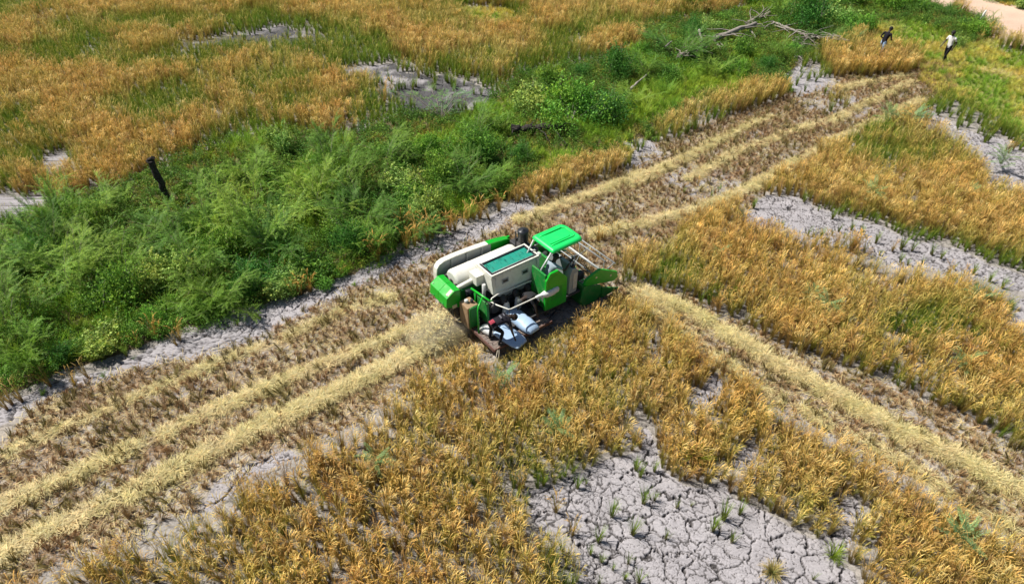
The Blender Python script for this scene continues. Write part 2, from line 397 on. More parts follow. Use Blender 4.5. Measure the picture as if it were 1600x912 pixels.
# ------------------------------------------------------------ plant meshes
def strips(base, az, th0, kap, L, W, S=4, twist=None, wprof=None, r=rng):
    """N curved blades: base (N,3), az heading, th0 lean from vertical, kap extra bend over the length"""
    N = len(L); s = np.linspace(0, 1, S+1)
    th = th0[:, None] + kap[:, None]*s[None, :]**1.3
    ds = (L/S)[:, None]
    dx = np.sin(th); dz = np.cos(th)
    hx = np.concatenate([np.zeros((N, 1)), np.cumsum((dx[:, 1:]+dx[:, :-1])/2*ds, 1)], 1)
    hz = np.concatenate([np.zeros((N, 1)), np.cumsum((dz[:, 1:]+dz[:, :-1])/2*ds, 1)], 1)
    out = np.stack([np.cos(az), np.sin(az)], 1)
    P = np.zeros((N, S+1, 3)); P[..., 0] = base[:, None, 0]+hx*out[:, None, 0]; P[..., 1] = base[:, None, 1]+hx*out[:, None, 1]; P[..., 2] = base[:, None, 2]+hz
    tw = az + np.pi/2 if twist is None else twist
    sd = np.stack([np.cos(tw), np.sin(tw), np.zeros(N)], 1)
    wp = (1-s**2.2*0.9) if wprof is None else wprof
    off = sd[:, None, :]*(W[:, None]*wp[None, :])[..., None]/2
    V = np.stack([P-off, P+off], 2).reshape(-1, 3)
    i = np.arange(N)[:, None]*(S+1)*2 + np.arange(S)[None, :]*2
    F = np.stack([i, i+1, i+3, i+2], -1).reshape(-1, 4)
    T = np.repeat(np.broadcast_to(s, (N, S+1)).reshape(-1), 2)
    return V, F, T, P
def flecks(c, size, asp=0.4, r=rng):
    """small leaf or grain quads at points c, any attitude"""
    N = len(c); a = r.normal(size=(N, 3)); a /= np.linalg.norm(a, axis=1)[:, None]
    b_ = np.cross(a, r.normal(size=(N, 3))); b_ /= np.linalg.norm(b_, axis=1)[:, None]+1e-9
    a = a*size[:, None]/2; b_ = b_*size[:, None]/2*asp
    V = np.stack([c-a, c-b_+a*.1, c+a, c+b_+a*.1], 1).reshape(-1, 3)
    F = (np.arange(N)[:, None]*4+np.arange(4)[None, :])
    return V, F
class Acc:
    def __init__(s): s.v, s.f, s.c, s.n = [], [], [], 0
    def add(s, V, F, C):
        s.v.append(V); s.f.append(F+s.n); s.n += len(V)
        C = np.asarray(C, float); s.c.append(np.broadcast_to(C, (len(V), 3)) if C.ndim == 1 else C)
    def mesh(s, name, mat): return mesh_np(name, np.concatenate(s.v), np.concatenate(s.f), mat, np.concatenate(s.c))
def lerp3(a, b_, t): return np.asarray(a)*(1-t[:, None])+np.asarray(b_)*t[:, None]
def jit(C, n, per, amt=.25, r=rng):
    k = 1+(r.random(n)-.5)*2*amt; k2 = 1+(r.random(n)-.5)*amt
    K = np.stack([k*k2, k, k*(2-k2)*1.0], 1); return C*np.repeat(K, per, 0)
U = lambda a, b_, n: rng.uniform(a, b_, n)
def rice(nb, npn, h, r0, base_c, leaf_c, pan_c, pan=True, spread=.35):
    A_ = Acc(); n = nb; az = U(0, 2*np.pi, n); rb = U(0, r0, n)
    B_ = np.stack([np.cos(az)*rb, np.sin(az)*rb, np.zeros(n)], 1)
    V, F, T, _ = strips(B_, az+U(-.6, .6, n), U(0, .22, n), U(.1, spread*1.9, n), U(.6, 1.0, n)*h, U(.007, .013, n))
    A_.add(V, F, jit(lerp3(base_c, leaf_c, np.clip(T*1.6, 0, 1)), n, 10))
    if pan:
        n = npn; az = U(0, 2*np.pi, n); rb = U(0, r0, n)
        B_ = np.stack([np.cos(az)*rb, np.sin(az)*rb, np.zeros(n)], 1)
        V, F, T, P = strips(B_, az, U(0, .16, n), U(.05, .25, n), U(.78, .98, n)*h, np.full(n, .007), S=3, wprof=np.ones(4))
        A_.add(V, F, jit(lerp3(base_c, pan_c, T), n, 8))
        tip = P[:, -1]; L = U(.17, .26, n)
        V, F, T, P = strips(tip, az+U(-.5, .5, n), U(.1, .4, n), U(.6, 1.6, n), L, U(.009, .014, n), S=4, wprof=np.array([.4, 1, 1.1, .9, .2]))
        A_.add(V, F, jit(np.broadcast_to(np.asarray(pan_c), (len(V), 3)).copy(), n, 10))
        k = 9; q = P[:, 1:].repeat(1, 0); m_ = n*k
        ii = rng.integers(0, n, m_); jj = U(0, 3.99, m_); j0 = jj.astype(int)
        c = P[ii, j0]*(1-(jj-j0))[:, None]+P[ii, np.minimum(j0+1, 4)]*(jj-j0)[:, None]+rng.normal(size=(m_, 3))*.010
        V, F = flecks(c, U(.018, .028, m_), .45)
        A_.add(V, F, jit(np.broadcast_to(np.asarray(pan_c)*1.1, (len(V), 3)).copy(), m_, 4, .3))
    return A_
ricem = plant_mat('rice_leaf', var=.48, trans=.28, big=(1.0, .90, .82))
strawm = plant_mat('dry_straw', var=.18, trans=.2, big=(.95, 1.0, .9), bigscale=.6)
greenm = plant_mat('green_leaf', var=.35, trans=.38, big=(1.3, 1.0, .8), bigscale=.5)
feathm = plant_mat('feathery_leaf', var=.3, trans=.32, big=(1.25, 1.0, .8), bigscale=.5)
barkm = paint('weathered_bark', (0.20, 0.17, 0.145), .85, amount=.7, dirt=(.42, .38, .33), scale=9, bump=.8, spec=.1)
charm = paint('charred_wood', (0.035, 0.030, 0.028), .85, amount=.6, dirt=(.16, .14, .125), scale=11, bump=.9, spec=.1)
stemm = paint('green_stem', (0.10, 0.12, 0.05), .8, amount=.4, spec=.1)

LIB = {}
def lib(key, meshes):
    c = bpy.data.collections.new(key)       # not linked to the scene: only the clumps set out from it are
    for i, me in enumerate(meshes):
        o = bpy.data.objects.new('%s_%02d' % (key, i), me); c.objects.link(o)
    LIB[key] = (c, len(meshes))
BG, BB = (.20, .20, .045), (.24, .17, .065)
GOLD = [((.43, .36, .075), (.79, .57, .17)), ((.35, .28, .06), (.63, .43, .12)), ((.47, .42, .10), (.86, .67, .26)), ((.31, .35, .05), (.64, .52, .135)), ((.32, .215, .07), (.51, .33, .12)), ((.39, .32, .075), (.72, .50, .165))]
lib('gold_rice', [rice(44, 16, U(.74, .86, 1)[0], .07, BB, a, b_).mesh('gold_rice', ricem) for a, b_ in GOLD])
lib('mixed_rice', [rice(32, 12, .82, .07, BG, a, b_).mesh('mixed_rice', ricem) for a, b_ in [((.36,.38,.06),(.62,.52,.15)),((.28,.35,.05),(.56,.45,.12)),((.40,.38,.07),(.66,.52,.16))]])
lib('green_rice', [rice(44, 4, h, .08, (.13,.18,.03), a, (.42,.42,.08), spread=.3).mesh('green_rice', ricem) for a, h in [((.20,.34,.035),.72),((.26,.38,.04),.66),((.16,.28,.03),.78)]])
def stub_mesh(h, c1, c2, n=26):
    A_ = Acc(); az = U(0, 2*np.pi, n); rb = U(0, .06, n); B_ = np.stack([np.cos(az)*rb, np.sin(az)*rb, np.zeros(n)], 1)
    V, F, T, _ = strips(B_, az, U(.05, .45, n), U(0, .3, n), U(.5, 1, n)*h, U(.010, .016, n), S=2, wprof=np.array([1, 1, .8]))
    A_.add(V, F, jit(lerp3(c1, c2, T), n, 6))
    n = 14; az = U(0, 2*np.pi, n); B_ = np.stack([U(-.12,.12,n), U(-.12,.12,n), U(.005,.03,n)], 1)
    V, F, T, _ = strips(B_, az, U(1.3, 1.7, n), U(-.2, .3, n), U(.08, .2, n), U(.009, .014, n), S=2)
    A_.add(V, F, jit(np.broadcast_to(np.asarray(c2)*1.15, (len(V), 3)).copy(), n, 6)); return A_.mesh('stubble', strawm)
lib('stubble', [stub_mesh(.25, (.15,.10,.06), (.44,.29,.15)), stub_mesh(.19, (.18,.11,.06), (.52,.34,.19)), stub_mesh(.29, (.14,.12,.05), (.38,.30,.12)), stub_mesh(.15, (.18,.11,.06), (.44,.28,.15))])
def straw_mesh(n, rad, hgt, c, c2, L=(.14, .34)):
    A_ = Acc(); rr_ = rad*np.sqrt(U(0, 1, n)); a = U(0, 2*np.pi, n)
    z = U(.0, 1, n)*hgt*np.clip(1-(rr_/rad)**2, .08, 1)
    B_ = np.stack([rr_*np.cos(a), rr_*np.sin(a), z], 1)
    V, F, T, _ = strips(B_, U(0, 2*np.pi, n), U(1.32, 1.72, n), U(-.3, .35, n), U(*L, n), U(.009, .015, n), S=3, wprof=np.array([.8, 1, .9, .5]))
    V[:, 2] = np.maximum(V[:, 2], .004)
    A_.add(V, F, jit(lerp3(c, c2, U(0, 1, n).repeat(8)), n, 8, .2)); return A_.mesh('straw', strawm)
SC, SC2 = (.82, .68, .38), (.52, .42, .20)
lib('straw', [straw_mesh(60, .22, .09, SC, SC2), straw_mesh(52, .24, .06, SC, (.60,.50,.26)), straw_mesh(56, .20, .12, (.72,.62,.30), (.40,.33,.14)), straw_mesh(40, .26, .04, SC, (.42,.32,.16))])
lib('litter', [straw_mesh(26, .28, .03, SC, (.45,.32,.16)), straw_mesh(20, .24, .03, (.6,.45,.22), (.42,.28,.14)), straw_mesh(30, .3, .04, (.74,.6,.32), SC2), straw_mesh(34, .26, .04, (.40,.27,.15), (.24,.15,.08)), straw_mesh(30, .28, .05, (.46,.32,.18), (.30,.2,.1))])
def grass(n, h, r0, c1, c2, bend=1.6, w=(.010, .018)):
    A_ = Acc(); az = U(0, 2*np.pi, n); rb = U(0, r0, n); B_ = np.stack([np.cos(az)*rb, np.sin(az)*rb, np.zeros(n)], 1)
    V, F, T, _ = strips(B_, az+U(-.5,.5,n), U(.05, .5, n), U(.2, bend, n), U(.5, 1, n)*h, U(*w, n), S=5)
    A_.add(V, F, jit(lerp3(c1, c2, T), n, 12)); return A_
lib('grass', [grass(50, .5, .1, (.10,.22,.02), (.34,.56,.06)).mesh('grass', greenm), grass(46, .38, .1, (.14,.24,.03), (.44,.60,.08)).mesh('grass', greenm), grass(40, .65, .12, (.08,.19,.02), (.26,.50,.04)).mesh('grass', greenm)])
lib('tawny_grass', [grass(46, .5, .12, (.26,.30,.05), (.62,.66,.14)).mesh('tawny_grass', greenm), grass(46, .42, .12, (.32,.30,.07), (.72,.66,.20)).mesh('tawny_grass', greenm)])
def leafy(nst, h, rad, nl, size, c1, c2, flat=.0):
    """sprays of small leaves on thin stalks"""
    A_ = Acc(); az = U(0, 2*np.pi, nst); B_ = np.stack([U(-.06,.06,nst), U(-.06,.06,nst), np.zeros(nst)], 1)
    V, F, T, P = strips(B_, az, U(.05, .6, nst)+flat, U(.2, .9, nst), U(.6, 1.1, nst)*h, np.full(nst, .006), S=5, wprof=np.ones(6))
    A_.add(V, F, (.10,.14,.03))
    ii = rng.integers(0, nst, nl); jj = U(.8, 4.99, nl); j0 = jj.astype(int)
    c = P[ii, j0]*(1-(jj-j0))[:, None]+P[ii, j0+1]*(jj-j0)[:, None]+rng.normal(size=(nl, 3))*rad
    c[:, 2] = np.maximum(c[:, 2], .02)
    V, F = flecks(c, U(.6, 1.3, nl)*size, .55); A_.add(V, F, jit(lerp3(c1, c2, U(0,1,nl).repeat(4)), nl, 4)); return A_
lib('weeds', [leafy(12, .5, .035, 170, .06, (.05,.15,.02), (.24,.44,.06)).mesh('weeds', greenm), leafy(14, .65, .045, 210, .055, (.04,.13,.02), (.16,.36,.06)).mesh('weeds', greenm),
  leafy(10, .42, .04, 150, .075, (.08,.2,.03), (.30,.50,.08)).mesh('weeds', greenm), leafy(9, .5, .035, 120, .05, (.22,.26,.05), (.42,.40,.10)).mesh('weeds', greenm)])
def fronds(n, orig, az, th0, L, kap, c1, c2, pl=.055, npair=18):
    """long arching sprays set with rows of fine leaflets"""
    A_ = Acc(); S = 7
    V, F, T, P = strips(orig, az, th0, kap, L, np.full(n, .009), S=S, wprof=np.linspace(1, .5, S+1))
    A_.add(V, F, (.16,.19,.07))
    t = np.linspace(.12, 1, npair); ft = t*S; j0 = np.minimum(ft.astype(int), S-1); fr = ft-j0
    C = P[:, j0]*(1-fr)[None, :, None]+P[:, j0+1]*fr[None, :, None]
    tan = P[:, j0+1]-P[:, j0]; tan /= np.linalg.norm(tan, axis=2)[..., None]+1e-9
    sd = np.stack([-np.sin(az), np.cos(az), np.zeros(n)], 1)[:, None, :]+0*tan
    for sg in (-1, 1):
        l_ = pl*(.55+.6*np.sin(np.pi*np.clip(t*.9+.08, 0, 1)))[None, :, None]*U(.8, 1.25, (n))[:, None, None]
        d = sd*sg+tan*.55; d /= np.linalg.norm(d, axis=2)[..., None]; d = d+rng.normal(size=d.shape)*.12; d[..., 2] -= .12
        w_ = tan*pl*.15
        q = np.stack([C-w_*.6, C+d*l_*.55-w_*1.0, C+d*l_, C+d*l_*.5+w_*1.0], 2).reshape(-1, 3)
        FF = np.arange(len(q)//4)[:, None]*4+np.arange(4)[None, :]
        A_.add(q, FF, jit(lerp3(c1, c2, U(0,1,len(FF)).repeat(4)), len(FF), 4, .2))
    return A_
def merge(dst, src):
    for V, F, C in zip(src.v, src.f, src.c):
        pass
    base = 0
    Vs = np.concatenate(src.v); Fs = np.concatenate(src.f); Cs = np.concatenate(src.c)
    dst.add(Vs, Fs, Cs)
def feathery(R0, H, n, c1=(.05,.16,.012), c2=(.27,.54,.055)):
    """thicket shrub: long stems arch out and bear feathery sprays"""
    A_ = Acc(); St = Acc(); ns = 15
    az = U(0, 2*np.pi, ns); B_ = np.stack([U(-.15,.15,ns)*R0, U(-.15,.15,ns)*R0, np.zeros(ns)], 1)
    V, F, T, P = strips(B_, az, U(.1, .7, ns), U(.4, 1.3, ns), U(.7, 1.15, ns)*math.hypot(R0, H)*.95, np.full(ns, .022), S=6, wprof=np.linspace(1, .3, 7))
    St.add(V, F, (.16,.15,.08)); V2, F2, _, _ = strips(B_, az, U(.1,.7,ns), U(.4,1.3,ns), U(.7,1.1,ns)*H, np.full(ns, .02), S=6, twist=az); St.add(V2, F2, (.15,.14,.08))
    ii = rng.integers(0, ns, n); jj = U(1.2, 5.99, n); j0 = jj.astype(int)
    o = P[ii, j0]*(1-(jj-j0))[:, None]+P[ii, j0+1]*(jj-j0)[:, None]
    merge(A_, fronds(n, o, az[ii]+rng.normal(size=n)*.9, U(.3, 1.3, n), U(.35, .75, n), U(.2, 1.2, n), c1, c2))
    # fill within the crown
    m_ = n*13; a = U(0, 2*np.pi, m_); rr_ = R0*np.sqrt(U(0,1,m_))*.9; z = U(.15, 1, m_)**.6*H*.95*np.sqrt(np.clip(1-(rr_/R0)**2, .02, 1))*(.75+.35*np.sin(a*3+rr_*4)*np.cos(rr_*5+a*2))
    V, F = flecks(np.stack([rr_*np.cos(a), rr_*np.sin(a), z], 1), U(.03, .075, m_), .5); A_.add(V, F, jit(lerp3(c1, c2, U(0,.9,m_).repeat(4)), m_, 4, .35))
    return A_.mesh('foliage', feathm), St.mesh('stems', barkm)
def broadleaf(R0, H, n, size, c1, c2, lumps=9):
    """bush of leafy lumps, each lump a cloud of separate leaves that thins at its rim"""
    A_ = Acc(); St = Acc()
    a = U(0, 2*np.pi, lumps); rr_ = R0*.62*np.sqrt(U(0,1,lumps)); cz = H*U(.35, .72, lumps)*np.clip(1.1-(rr_/R0)**2, .3, 1)
    C = np.stack([rr_*np.cos(a), rr_*np.sin(a), cz], 1); lr = R0*U(.28, .5, lumps)
    k = rng.integers(0, lumps, n); d = rng.normal(size=(n, 3)); d /= np.linalg.norm(d, axis=1)[:, None]
    d *= (U(0,1,n)**.33)[:, None]*(1+.25*np.sin(d[:, 0:1]*9)*np.sin(d[:, 1:2]*9+k[:, None]))
    c = C[k]+d*lr[k][:, None]*np.array([1, 1, .8]); c[:, 2] = np.abs(c[:, 2])+.01
    V, F = flecks(c, U(.6, 1.35, n)*size, .6); A_.add(V, F, jit(lerp3(c1, c2, U(0,1,n).repeat(4)), n, 4))
    # sprigs that stick out
    ns = 30; az = U(0, 2*np.pi, ns); kk = rng.integers(0, lumps, ns)
    V, F, T, P = strips(C[kk], az, U(0, 1.0, ns), U(0, .8, ns), lr[kk]*U(1.1, 1.7, ns), np.full(ns, .010), S=4, wprof=np.linspace(1, .4, 5)); St.add(V, F, (.14,.13,.06))
    nl = ns*12; ii = rng.integers(0, ns, nl); jj = U(2, 3.99, nl); j0 = jj.astype(int)
    c = P[ii, j0]*(1-(jj-j0))[:, None]+P[ii, j0+1]*(jj-j0)[:, None]+rng.normal(size=(nl, 3))*.03; c[:, 2] = np.maximum(c[:, 2], .02)
    V, F = flecks(c, U(.7, 1.4, nl)*size, .6); A_.add(V, F, jit(np.broadcast_to(np.asarray(c2), (len(V), 3)).copy(), nl, 4))
    V, F, T, P = strips(np.zeros((lumps, 3)), a, np.full(lumps, .2)+rr_/R0, U(0, .4, lumps), np.linalg.norm(C, axis=1), np.full(lumps, .03), S=4, wprof=np.linspace(1, .4, 5)); St.add(V, F, (.16,.14,.1))
    return A_.mesh('foliage', greenm), St.mesh('stems', barkm)

# ------------------------------------------------------------ scattering with geometry nodes
def scatter(name, x, y, key, label, cat, smin=.85, smax=1.15, tilt=.10, z=None, idx=None, lean=None, flat=1.0):
    n = len(x)
    if n == 0: return None
    c, k = LIB[key]; me = bpy.data.meshes.new(name)
    co = np.zeros((n, 3), np.float32); co[:, 0] = x; co[:, 1] = y; co[:, 2] = 0 if z is None else z
    me.vertices.add(n); me.vertices.foreach_set('co', co.ravel())
    rot = np.zeros((n, 3), np.float32); rot[:, 0] = rng.normal(size=n)*tilt; rot[:, 1] = rng.normal(size=n)*tilt; rot[:, 2] = U(0, 6.283, n)
    if lean is not None:   # all lean the same way: heading and angle
        rot[:, 2] = U(0, 6.283, n)
    a = me.attributes.new('rot', 'FLOAT_VECTOR', 'POINT'); a.data.foreach_set('vector', rot.ravel())
    s_ = np.asarray(U(smin, smax, n) if np.isscalar(smin) else U(0.85, 1.15, n)*smin, np.float32)
    sv3 = np.stack([s_, s_, s_*flat*U(.9, 1.1, n)], 1).astype(np.float32)
    a = me.attributes.new('scl', 'FLOAT_VECTOR', 'POINT'); a.data.foreach_set('vector', sv3.ravel())
    a = me.attributes.new('pick', 'INT', 'POINT'); a.data.foreach_set('value', (rng.integers(0, k, n) if idx is None else idx).astype(np.int32))
    o = bpy.data.objects.new(name, me); COL.objects.link(o)
    g = bpy.data.node_groups.new(name+'_spread', 'GeometryNodeTree')
    g.interface.new_socket('Geometry', in_out='INPUT', socket_type='NodeSocketGeometry'); g.interface.new_socket('Geometry', in_out='OUTPUT', socket_type='NodeSocketGeometry')
    N = g.nodes; gi = N.new('NodeGroupInput'); go = N.new('NodeGroupOutput'); ip = N.new('GeometryNodeInstanceOnPoints'); ci = N.new('GeometryNodeCollectionInfo')
    ci.inputs[0].default_value = c; ci.inputs['Separate Children'].default_value = True; ci.inputs['Reset Children'].default_value = True
    def attr(nm, ty):
        q = N.new('GeometryNodeInputNamedAttribute'); q.data_type = ty; q.inputs[0].default_value = nm
        return [s for s in q.outputs if s.enabled and s.name == 'Attribute'][0]
    er = N.new('FunctionNodeEulerToRotation'); g.links.new(attr('rot', 'FLOAT_VECTOR'), er.inputs[0])
    g.links.new(gi.outputs[0], ip.inputs['Points']); g.links.new(ci.outputs[0], ip.inputs['Instance']); ip.inputs['Pick Instance'].default_value = True
    g.links.new(attr('pick', 'INT'), ip.inputs['Instance Index']); g.links.new(er.outputs[0], ip.inputs['Rotation']); g.links.new(attr('scl', 'FLOAT_VECTOR'), ip.inputs['Scale'])
    g.links.new(ip.outputs[0], go.inputs[0])
    md = o.modifiers.new('spread', 'NODES'); md.node_group = g
    tag(o, label, cat, kind='stuff'); return o
def grid(x0, x1, y0, y1, s, jitter=.42, ang=None):
    if ang is None:
        X, Y = np.meshgrid(np.arange(x0, x1, s), np.arange(y0, y1, s)); X = X.ravel(); Y = Y.ravel()
    else:
        Rr_ = max(x1-x0, y1-y0)*.75; X, Y = np.meshgrid(np.arange(-Rr_, Rr_, s), np.arange(-Rr_, Rr_, s)); X = X.ravel(); Y = Y.ravel()
        cx_, cy_ = (x0+x1)/2, (y0+y1)/2; X, Y = cx_+X*math.cos(ang)-Y*math.sin(ang), cy_+X*math.sin(ang)+Y*math.cos(ang)
        k = (X > x0) & (X < x1) & (Y > y0) & (Y < y1); X, Y = X[k], Y[k]
    return X+U(-jitter, jitter, len(X))*s, Y+U(-jitter, jitter, len(Y))*s
def in_view(x, y, m=1.6, z=.5):
    px, py = PJ(x, y, z); d = np.hypot(x, y)
    mp = 1100*m/np.maximum(d, 8)
    return (px > -mp-20) & (px < 1600+mp+20) & (py > -70) & (py < 912+mp*1.3) & (y > 3)
def harvester_near(x, y, m=0.0):
    u, v = to_local(x, y); return (u > -2.0-m) & (u < 3.45+m) & (v > -1.45-m) & (v < 1.75+m)

# standing rice
def rice_mask(x, y):
    r = ~(zone('mud', x, y) | zone('hedge', x, y) | zone('stub', x, y) | zone('grass', x, y) | zone('road', x, y) | zone('gap', x, y, .03) | zone('nocrop', x, y, .03))
    r |= zone('rice', x, y, .06)
    r |= (y > 29) & zone('mud', x, y) & (_h(np.floor(x*3), np.floor(y*3), 5) > .86)
    # tops must not stand in front of bare mud seen beyond them
    px, py = PJ(x, y, .62); gxx = (px-800)/FPX; 
    dz = math.cos(PITCH)*0
    dyy = -(py-456)/FPX; dY = math.cos(PITCH)+dyy*math.sin(PITCH); dZ = -math.sin(PITCH)+dyy*math.cos(PITCH); tt = -CAM_H/dZ
    tx, ty = gxx*tt, dY*tt
    top = zone('mud', tx, ty, .05) & (y < 21.5) | zone('stub', tx, ty, .05) & (y < 14)
    r &= ~(top & ~zone('rice', x, y, .06))
    return r
for lo, hi, sp in ((6, 19, .21), (19, 30, .215), (30, 62, .265)):
    x, y = grid(-50, 50, lo, hi, sp)
    k = in_view(x, y); x, y = x[k], y[k]
    k = rice_mask(x, y) & ~harvester_near(x, y, .1); u_, v_ = to_local(x, y); x, y, u_, v_ = x[k], y[k], u_[k], v_[k]
    nearh = ((u_ > -2.4) & (u_ < .9) & (v_ < 0) & (v_ > -2.5+.2*np.sin(u_*3))) | ((u_ >= .9) & (u_ < 3.7) & (v_ < 0) & (v_ > -1.9))
    if nearh.any(): scatter('rice_crop', x[nearh], y[nearh], 'mixed_rice', 'short trodden rice in the shade beside the harvester', 'rice', smin=np.clip(.25+.45*(-v_[nearh]-1.45), .25, .75), tilt=.25)
    x, y = x[~nearh], y[~nearh]
    # thinner stands and gaps
    thin = fbm(x*.9, y*.9, 71); pxx, pyy = PJ(x, y, 0)
    sparse = inpoly(pxx, pyy, np.array([(250,770),(560,665),(700,600),(900,640),(900,760),(830,960),(150,960)], float)) 
    keep = rng.random(len(x)) < np.where(sparse, np.clip(1.05-.35*(thin > .56)-.12, .2, .95), np.where(thin > .66, .35, .92))
    x, y, thin, pxx, pyy = x[keep], y[keep], thin[keep], pxx[keep], pyy[keep]
    gr = zone('green', x, y, .3).astype(float)
    # greener beside bare ground
    nearm = np.zeros(len(x))
    for dx_, dy_ in ((.5,0),(-.5,0),(0,.6),(0,-.6)): nearm += zone('mud', x+dx_, y+dy_)
    for dx_, dy_ in ((.7,0),(-.7,0),(0,.9),(0,-.9)): nearm += .5*zone('hedge', x+dx_, y+dy_)
    f = fbm(x*.35, y*.35, 91)+.25*(rng.random(len(x))-.5)+gr*.24+np.minimum(nearm, 2)*.07-.02*(y < 20)+.115*(y > 30)-.22*zone('rice', x, y, .06)
    sc = .92 if hi < 31 else 1.08
    sel_g = f < .58; sel_m = (f >= .58) & (f < .70); sel_v = f >= .70
    hm = .90+.2*fbm(x*.6, y*.6, 15); hm = np.where(nearm > .9, hm*.82, hm)
    far = {6:'in the foreground plots', 19:'around the harvester', 30:'in the far plots'}[lo]
    scatter('rice_crop', x[sel_g], y[sel_g], 'gold_rice', 'ripe golden standing rice '+far, 'rice', smin=hm[sel_g]*sc*.96)
    scatter('rice_crop', x[sel_m], y[sel_m], 'mixed_rice', 'yellow green half ripe rice mixed '+far, 'rice', smin=hm[sel_m]*sc)
    scatter('rice_crop', x[sel_v], y[sel_v], 'green_rice', 'green unripe rice patches '+far, 'rice', smin=hm[sel_v]*sc)
    print('rice', lo, len(x))
# trampled rice beside the right windrow and under the machine
x, y = grid(-14, 40, 7, 46, .225, .30, HARV_A); k = in_view(x, y, .6) & zone('stub', x, y) & ~zone('rice', x, y, .06); x, y = x[k], y[k]
md_ = zone('mud', x, y); pr = np.where(md_, .26, .95)*np.clip(1.15-band_field(x, y), .1, 1)*np.clip(1.5-1.9*(fbm(x*1.1, y*1.1, 83)-.25), .25, 1)
k = rng.random(len(x)) < pr; x, y = x[k], y[k]
scatter('rice_stubble', x, y, 'stubble', 'rows of short brown cut rice stubble', 'stubble', .65, 1.3, .30)
print('stub', len(x))
# straw windrows
X_, Y_, Z_, S_ = [], [], [], []
for (pts, hw, st) in WB:
    for (x1, y1), (x2, y2) in zip(pts, pts[1:]):
        L = math.hypot(x2-x1, y2-y1); n = int(L*66*st*(hw/.25)**.6)
        if n < 1: continue
        t_ = rng.random(n); qx = x1+(x2-x1)*t_; qy = y1+(y2-y1)*t_; o_ = rng.normal(size=n)*hw*(.35+1.0*fbm(qx*.9, qy*.9, 7))+(fbm(qx*.5, qy*.5, 3)-.5)*.5
        X_.append(x1+(x2-x1)*t_-(y2-y1)/L*o_); Y_.append(y1+(y2-y1)*t_+(x2-x1)/L*o_); Z_.append(np.exp(-(o_/hw)**2)*.05*st+0*o_); S_.append(np.exp(-(o_/hw)**2*.5))
x, y, z_, s_ = map(np.concatenate, (X_, Y_, Z_, S_)); 
k = (fbm(x*2.6, y*2.6, 61)+.14*s_ > .52) & in_view(x, y, .8) & ~harvester_near(x, y, -.5); x, y, z_, s_ = x[k], y[k], z_[k], s_[k]
scatter('straw_windrow', x, y, 'straw', 'pale yellow straw left in long windrows', 'straw', smin=.5+.4*s_, tilt=.15, z=z_)
print('straw', len(x))
x, y = grid(-14, 40, 7, 46, .24); k = in_view(x, y, .5) & zone('stub', x, y); x, y = x[k], y[k]
k = rng.random(len(x)) < np.clip(.42+.9*band_field(x, y)+.5*(fbm(x*1.4, y*1.4, 23)-.4)*2, .05, 1)*np.where(zone('mud', x, y), .5, 1); x, y = x[k], y[k]
scatter('straw_litter', x, y, 'litter', 'loose straw scattered over the stubble', 'straw litter', .8, 1.3, .05)
# hedge undergrowth and grass
x, y = grid(-50, 40, 9, 60, .27); k = in_view(x, y); x, y = x[k], y[k]; k = zone('hedge', x, y) & ~zone('mud', x, y) & ~zone('rice', x, y, .06); x, y = x[k], y[k]
px, py = PJ(x, y, 0)
f = fbm(x*.5, y*.5, 101)
gsy = inpoly(px, py, np.array([(960,215),(1030,190),(1140,130),(1180,120),(1060,110),(960,150)], float)) | (f > .62)
k = rng.random(len(x)) < .95
scatter('undergrowth', x[k & ~gsy], y[k & ~gsy], 'weeds', 'low leafy green weeds filling the thicket', 'undergrowth', .75, 1.35, .2)
scatter('tall_grass', x[gsy], y[gsy], 'grass', 'long bright green grass growing in the thicket', 'grass', .8, 1.3, .12)
print('hedge', len(x))
x, y = grid(-20, 50, 22, 60, .26); k = in_view(x, y); x, y = x[k], y[k]; k = zone('grass', x, y) & ~zone('rice', x, y, .06); x, y = x[k], y[k]
f = fbm(x*.5, y*.5, 44)
scatter('short_grass', x[f > .56], y[f > .56], 'grass', 'bright green grass around the walkers', 'grass', .5, .95, .2)
scatter('short_grass', x[f <= .56], y[f <= .56], 'tawny_grass', 'yellow green drying grass around the walkers', 'grass', .6, 1.0, .2)
x, y = grid(-16, 12, 8, 30, .3); k = in_view(x, y, .5) & (zone('mud', x, y) & zone('nocrop', x, y, .03)); k &= rng.random(len(x)) < .16
scatter('small_weeds', x[k], y[k], 'weeds', 'little weeds on the bare strip beside the thicket', 'weeds', .2, .6, .3)
# small weeds through the crop and on stubble edges
# ------------------------------------------------------------ shrubs, each a thing of its own
def plant(name, meshes, parts, loc, rz, s, label, cat, group):
    root = empty(name, (loc[0], loc[1], 0), rz); root.scale = (s, s, s) if np.isscalar(s) else s
    for nm, me in zip(parts, meshes):
        o = bpy.data.objects.new(nm, me); COL.objects.link(o); o.parent = root
    return tag(root, label, cat, group)
FE = [feathery(1.7, 1.15, 330), feathery(1.5, 1.35, 300, (.045,.14,.015), (.22,.46,.055)), feathery(1.9, 1.0, 360, (.08,.22,.02), (.38,.64,.09)), feathery(1.4, 1.2, 280, (.04,.14,.02), (.15,.36,.05))]
BL = [broadleaf(1.3, 1.25, 4200, .085, (.04,.14,.02), (.20,.42,.06)), broadleaf(1.5, 1.1, 4600, .075, (.05,.18,.02), (.26,.56,.08)), broadleaf(1.2, 1.3, 3600, .10, (.10,.22,.04), (.38,.58,.15), 7), broadleaf(1.4, 1.4, 5200, .07, (.035,.14,.02), (.10,.30,.05), 11)]
